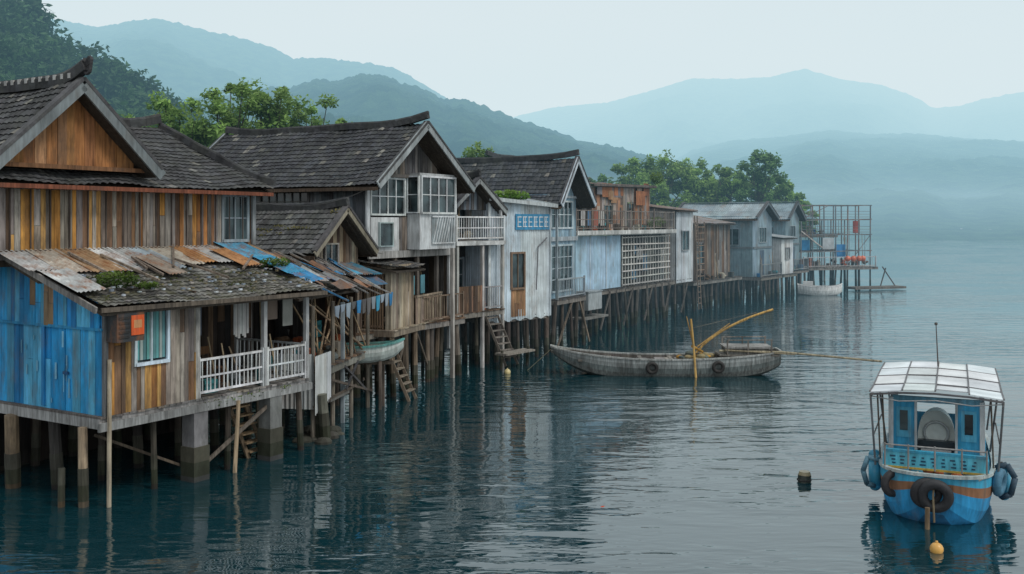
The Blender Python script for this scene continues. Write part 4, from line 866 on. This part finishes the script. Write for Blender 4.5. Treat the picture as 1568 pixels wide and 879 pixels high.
def tree(x,y,z0,ht,rad,cols,n=46,per=150,size=.13,name='tree'):
    h=H(name,x,y,0,z0); tr=h.m('trunk'); lean=R.uniform(-.5,.5)
    top=Vector((lean,0,ht*.75)); tr.tube((0,0,-1),top*.5,.2,.14,(.09,.075,.06)); tr.tube(top*.5,top,.14,.06,(.09,.075,.06))
    cent=[];rads=[]
    for i in range(n):
        a=R.uniform(0,6.28); q=R.random()**.6; zz=R.uniform(.38,1.0); prof=math.sin(math.pi*min(1,(zz-.2)/.9))**.6
        c=Vector((lean*zz+math.cos(a)*q*rad*prof,math.sin(a)*q*rad*prof,ht*zz-ht*.06)); cent.append(c)
        s=R.uniform(.11,.26)*rad; rads.append((s*1.25,s*1.25,s*R.uniform(.6,1.5)))
        tr.tube(top*R.uniform(.35,.9),c,.05,.02,(.09,.075,.06),5)
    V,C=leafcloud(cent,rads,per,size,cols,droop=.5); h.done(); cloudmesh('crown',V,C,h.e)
LG=[(.09,.17,.045),(.28,.44,.12)]; MG=[(.05,.11,.04),(.15,.27,.09)]
for x,y,tp_,r,c in ((-19.5,54,12.2,2.6,LG),(-17.6,52,13.0,2.4,LG),(-15.2,53,14.0,2.8,LG),(-13.2,54,13.8,2.6,LG),(-11.3,55,13.4,2.2,LG),(-22.0,57,12.0,2.8,MG),(-16.4,60,13,2.8,MG),(-24,60,12.5,3,MG),(-13,62,12.4,2.4,MG),(-9.9,57,12.4,1.8,LG),
    (-2.2,60,10.9,1.8,LG),(11.8,98,12.8,3.2,LG),(15.0,100,13.2,3.4,LG),(18.4,103,12.6,3.3,LG),(21.5,101,12.0,3.2,LG),(24.7,100,13.6,2.8,MG),(22.5,108,12,3,LG),(28.0,104,10.8,2.5,LG),(9,96,11,2,MG),(26.5,107,11.5,2.8,LG),(31,108,9.4,2.2,LG)):
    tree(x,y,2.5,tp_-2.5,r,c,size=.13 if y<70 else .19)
# ------------------------------------------------------------------ hills
def hillmat(name,c1,c2,sc):
    m,nt,out=newmat(name); L=nt.links.new; g=N(nt,'ShaderNodeNewGeometry')
    no=N(nt,'ShaderNodeTexNoise'); no.inputs['Scale'].default_value=sc; no.inputs['Detail'].default_value=8; no.inputs['Roughness'].default_value=.75; L(g.outputs['Position'],no.inputs['Vector'])
    vo=N(nt,'ShaderNodeTexVoronoi'); vo.inputs['Scale'].default_value=.11; L(g.outputs['Position'],vo.inputs['Vector'])
    mh=N(nt,'ShaderNodeMath',operation='MULTIPLY_ADD'); L(vo.outputs['Distance'],mh.inputs[0]); mh.inputs[1].default_value=-.22; L(no.outputs[0],mh.inputs[2])
    cr=N(nt,'ShaderNodeValToRGB'); cr.color_ramp.elements[0].position=.27; cr.color_ramp.elements[1].position=.52; cr.color_ramp.elements[0].color=(*c1,1); cr.color_ramp.elements[1].color=(*c2,1)
    L(mh.outputs[0],cr.inputs[0]); p=N(nt,'ShaderNodeBsdfPrincipled'); p.inputs['Roughness'].default_value=.95; p.inputs['Specular IOR Level'].default_value=.05; L(cr.outputs[0],p.inputs['Base Color'])
    b=N(nt,'ShaderNodeBump'); b.inputs['Distance'].default_value=10; b.inputs['Strength'].default_value=1; L(mh.outputs[0],b.inputs['Height']); L(b.outputs[0],p.inputs['Normal']); L(p.outputs[0],out.inputs[0]); return m
HM=hillmat('forest_hill',(.008,.03,.018),(.055,.12,.05),.07)
FO=1524.0
def hill(D,pts,foot,name='hill',seed=0,nx=420,bump=.0016,spur=.25,back=.35):
    P=sorted([((px-784)/FO*D,6+(340-py)/FO*D) for px,py in pts]); xs=np.linspace(P[0][0],P[-1][0],nx); zp=np.interp(xs,[p[0] for p in P],[p[1] for p in P])
    k=np.hanning(7);k/=k.sum(); zp=np.convolve(np.pad(zp,3,mode='edge'),k,mode='valid')
    nr=34; V=[]
    for r in range(nr+8):
        if r<=nr: t=r/nr; y=foot+(D-foot)*t; s=t
        else: q=(r-nr)/8; y=D+back*D*q; s=1-q*.8
        kx=min(1,y/D) # valleys run down to a narrower foot
        for x,z in zip(xs,zp):
            n1=noise.fractal(Vector((x/D*7+seed,y/D*5,seed)),1,2,5); n2=noise.noise(Vector((x/D*130,y/D*130,seed)))+.6*noise.noise(Vector((x/D*330,y/D*330,seed)))
            zz=(z+1)*s-1+ n1*spur*z*s*(1-s)*2+n2*bump*D*min(1,s*3)
            V.append((x*kx,y,zz))
    f=[(r*nx+i,r*nx+i+1,(r+1)*nx+i+1,(r+1)*nx+i) for r in range(nr+7) for i in range(nx-1)]
    me=bpy.data.meshes.new(name); me.from_pydata(V,[],f); me.polygons.foreach_set('use_smooth',[True]*len(f)); me.materials.append(HM)
    ob=bpy.data.objects.new(name,me); scene.collection.objects.link(ob); return V,nx,nr
hill(520,[(-500,60),(100,160),(200,158),(300,150),(380,142),(420,132),(440,136),(480,121),(520,124),(550,113),(590,116),(620,128),(650,136),(680,152),(715,152),(740,162),(780,177),(815,190),(850,200),(890,216),(930,222),(1000,240),(1080,264),(1150,292),(1230,335),(1270,352)],170,seed=3,bump=.0032,nx=700)
hill(1000,[(-700,120),(-200,60),(0,28),(80,28),(150,42),(200,32),(240,28),(290,40),(330,50),(370,58),(420,74),(450,90),(490,88),(520,92),(560,96),(600,103),(620,112),(650,130),(690,154),(740,163),(790,195),(860,215),(950,235),(1050,280),(1200,345)],420,seed=9,bump=.0020,nx=700)
hill(1900,[(500,250),(700,215),(790,178),(850,164),(930,157),(1000,138),(1060,120),(1120,121),(1180,118),(1230,105),(1290,122),(1350,130),(1400,148),(1430,166),(1470,162),(1500,153),(1568,140),(1700,150),(1900,120),(2300,180)],900,seed=15,bump=.0011,nx=600)
hill(1100,[(860,345),(940,310),(980,272),(1060,230),(1120,215),(1190,210),(1270,199),(1330,205),(1400,204),(1480,212),(1568,217),(1700,230),(1900,210),(2300,240),(2800,200)],318,seed=21,bump=.0013,nx=600)
V,nx,nr=hill(135,[(-900,-60),(-500,-60),(-200,-30),(0,15),(45,25),(75,60),(100,95),(150,118),(205,125),(235,150),(270,185),(330,215),(420,260),(520,345)],75,name='forested_hill',seed=31,nx=160,bump=.004)
cent=[];rads=[]; i=0
while len(cent)<1150 and i<30000:
    i+=1; r=R.randint(4,nr+1); k=R.randrange(nx); v=V[r*nx+k]
    if v[0]<-85 or v[2]<3: continue
    s=R.uniform(1.0,2.8); cent.append((v[0]+R.uniform(-1,1),v[1]+R.uniform(-1,1),v[2]+s*.6)); rads.append((s,s,s*R.uniform(.8,1.3)))
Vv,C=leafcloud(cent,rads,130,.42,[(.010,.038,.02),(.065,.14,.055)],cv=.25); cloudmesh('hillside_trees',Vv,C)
cent=[];rads=[]
for i in range(260):
    x,y=R.choice(pts[12:]); d=R.uniform(11,40)
    if y>200: continue
    s=R.uniform(1,2); cent.append((x-.88*d,y+.47*d,3+s*.4)); rads.append((s*1.2,s*1.2,s))
Vv,C=leafcloud(cent,rads,90,.3,MG); cloudmesh('shore_bushes',Vv,C)
h=H('distant_village',158,352,0)
for i in range(14):
    x=R.uniform(-26,26); y=R.uniform(0,14); z=1.2+y*.12; s=R.uniform(1.5,3.5); hh=R.uniform(.6,1.4)
    h.m('houses','paint').box(x,x+s,y,y+3,z-3,z+hh,cj((.6,.62,.62),.15)); h.m('roofs','paint').hexa([(x-.3,y-.3,z+hh),(x+s+.3,y-.3,z+hh),(x+s+.3,y+3.3,z+hh),(x-.3,y+3.3,z+hh),(x,y+1.4,z+hh+.6),(x+s,y+1.4,z+hh+.6),(x+s,y+1.6,z+hh+.6),(x,y+1.6,z+hh+.6)],(.3,.3,.32))
h.done()
# ================================================================== water
m,nt,out=newmat('lake_water'); L=nt.links.new
g=N(nt,'ShaderNodeNewGeometry')
def nz(scale,detail,rough=.5,rot=8,dist=0):
    mp=N(nt,'ShaderNodeMapping'); mp.inputs['Scale'].default_value=scale; mp.inputs['Rotation'].default_value=(0,0,math.radians(rot)); L(g.outputs['Position'],mp.inputs['Vector'])
    n_=N(nt,'ShaderNodeTexNoise'); n_.inputs['Scale'].default_value=1; n_.inputs['Detail'].default_value=detail; n_.inputs['Roughness'].default_value=rough; n_.inputs['Distortion'].default_value=dist; L(mp.outputs[0],n_.inputs['Vector']); return n_.outputs[0]
a1=nz((.5,1.5,1),2,.45,6,.5); a2=nz((1.8,5.0,1),2,.5,-9,.4); pt=nz((.07,.11,1),3)
mr=N(nt,'ShaderNodeMapRange'); mr.inputs['From Min'].default_value=.40; mr.inputs['From Max'].default_value=.60; mr.inputs['To Min'].default_value=.25; mr.inputs['To Max'].default_value=1.0; L(pt,mr.inputs['Value'])
bA=N(nt,'ShaderNodeBump'); bA.inputs['Distance'].default_value=.075; L(a1,bA.inputs['Height']); L(mr.outputs[0],bA.inputs['Strength'])
bB=N(nt,'ShaderNodeBump'); bB.inputs['Distance'].default_value=.020; L(a2,bB.inputs['Height']); L(mr.outputs[0],bB.inputs['Strength']); L(bA.outputs[0],bB.inputs['Normal'])
p=N(nt,'ShaderNodeBsdfPrincipled'); p.inputs['Base Color'].default_value=(.004,.032,.042,1); p.inputs['Roughness'].default_value=.025; p.inputs['IOR'].default_value=2.6
L(bB.outputs[0],p.inputs['Normal']); L(p.outputs[0],out.inputs[0])
me=bpy.data.meshes.new('water'); me.from_pydata([(-5000,-500,0),(5000,-500,0),(5000,5000,0),(-5000,5000,0)],[],[(0,1,2,3)]); me.materials.append(m)
scene.collection.objects.link(bpy.data.objects.new('water',me))
# ================================================================== haze over the lake and hills (volumes: absorption, plus emission standing in for scattered light)
def haze(name,x0,x1,y0,y1,z0,z1,sig,Lh):
    m,nt,out=newmat(name); mx=max(sig)*1.25
    ab=N(nt,'ShaderNodeVolumeAbsorption'); ab.inputs['Color'].default_value=(1-sig[0]/mx,1-sig[1]/mx,1-sig[2]/mx,1); ab.inputs['Density'].default_value=mx
    em=N(nt,'ShaderNodeEmission'); j=[s*l for s,l in zip(sig,Lh)]; k=max(j); em.inputs['Color'].default_value=(j[0]/k,j[1]/k,j[2]/k,1); em.inputs['Strength'].default_value=k
    ad=N(nt,'ShaderNodeAddShader'); nt.links.new(ab.outputs[0],ad.inputs[0]); nt.links.new(em.outputs[0],ad.inputs[1]); nt.links.new(ad.outputs[0],out.inputs['Volume'])
    b=MB(); b.box(x0,x1,y0,y1,z0,z1,(1,1,1)); b.build(name,m)
k=.00112
LH=(.68,.81,.85)
haze('haze',-4500,4500,40,4500,-3,330,(k*.6,k*.98,k*1.2),LH)
haze('lake_mist',-4400,4400,240,4400,-2,20,(k*.9,k*1.1,k*1.25),(.58,.76,.82))
# ================================================================== light
w=bpy.data.worlds.new('World'); scene.world=w; w.use_nodes=True; nt=w.node_tree; nt.nodes.clear(); L=nt.links.new
el,az=math.radians(52),math.radians(125)
sky=N(nt,'ShaderNodeTexSky'); sky.sky_type='NISHITA'; sky.sun_disc=False; sky.sun_elevation=el; sky.sun_rotation=az; sky.dust_density=4; sky.air_density=1.5
bg1=N(nt,'ShaderNodeBackground'); bg1.inputs['Strength'].default_value=.08; L(sky.outputs[0],bg1.inputs[0])
tc=N(nt,'ShaderNodeTexCoord'); no=N(nt,'ShaderNodeTexNoise'); no.inputs['Scale'].default_value=2.0; no.inputs['Detail'].default_value=5; mp=N(nt,'ShaderNodeMapping'); mp.inputs['Scale'].default_value=(1,1,3.5); L(tc.outputs['Generated'],mp.inputs[0]); L(mp.outputs[0],no.inputs['Vector'])
cr=N(nt,'ShaderNodeValToRGB'); cr.color_ramp.elements[0].position=.3; cr.color_ramp.elements[0].color=(.78,.84,.87,1); cr.color_ramp.elements[1].position=.7; cr.color_ramp.elements[1].color=(.86,.89,.90,1); L(no.outputs[0],cr.inputs[0])
bg2=N(nt,'ShaderNodeBackground'); bg2.inputs['Strength'].default_value=1.0; L(cr.outputs[0],bg2.inputs[0])
mx=N(nt,'ShaderNodeMixShader'); mx.inputs[0].default_value=.85; L(bg1.outputs[0],mx.inputs[1]); L(bg2.outputs[0],mx.inputs[2])
wo=N(nt,'ShaderNodeOutputWorld'); L(mx.outputs[0],wo.inputs[0])
sd=bpy.data.lights.new('sun','SUN'); sd.energy=1.35; sd.angle=math.radians(16); sd.color=(1,.95,.88); so=bpy.data.objects.new('sun',sd); scene.collection.objects.link(so)
dirv=Vector((math.sin(az)*math.cos(el),math.cos(az)*math.cos(el),math.sin(el))); so.rotation_euler=dirv.to_track_quat('Z','Y').to_euler()
# ================================================================== camera
cd=bpy.data.cameras.new('camera'); cd.lens=35; cd.sensor_width=36; cd.shift_y=-.0635; cd.clip_end=9000; cd.clip_start=.1
co=bpy.data.objects.new('camera',cd); co.location=(0,0,6); co.rotation_euler=(math.radians(90),0,0); scene.collection.objects.link(co); scene.camera=co
scene.view_settings.view_transform='Standard'; scene.view_settings.look='None'; scene.view_settings.exposure=0
print('verts',sum(len(o.data.vertices) for o in scene.objects if o.type=='MESH'))
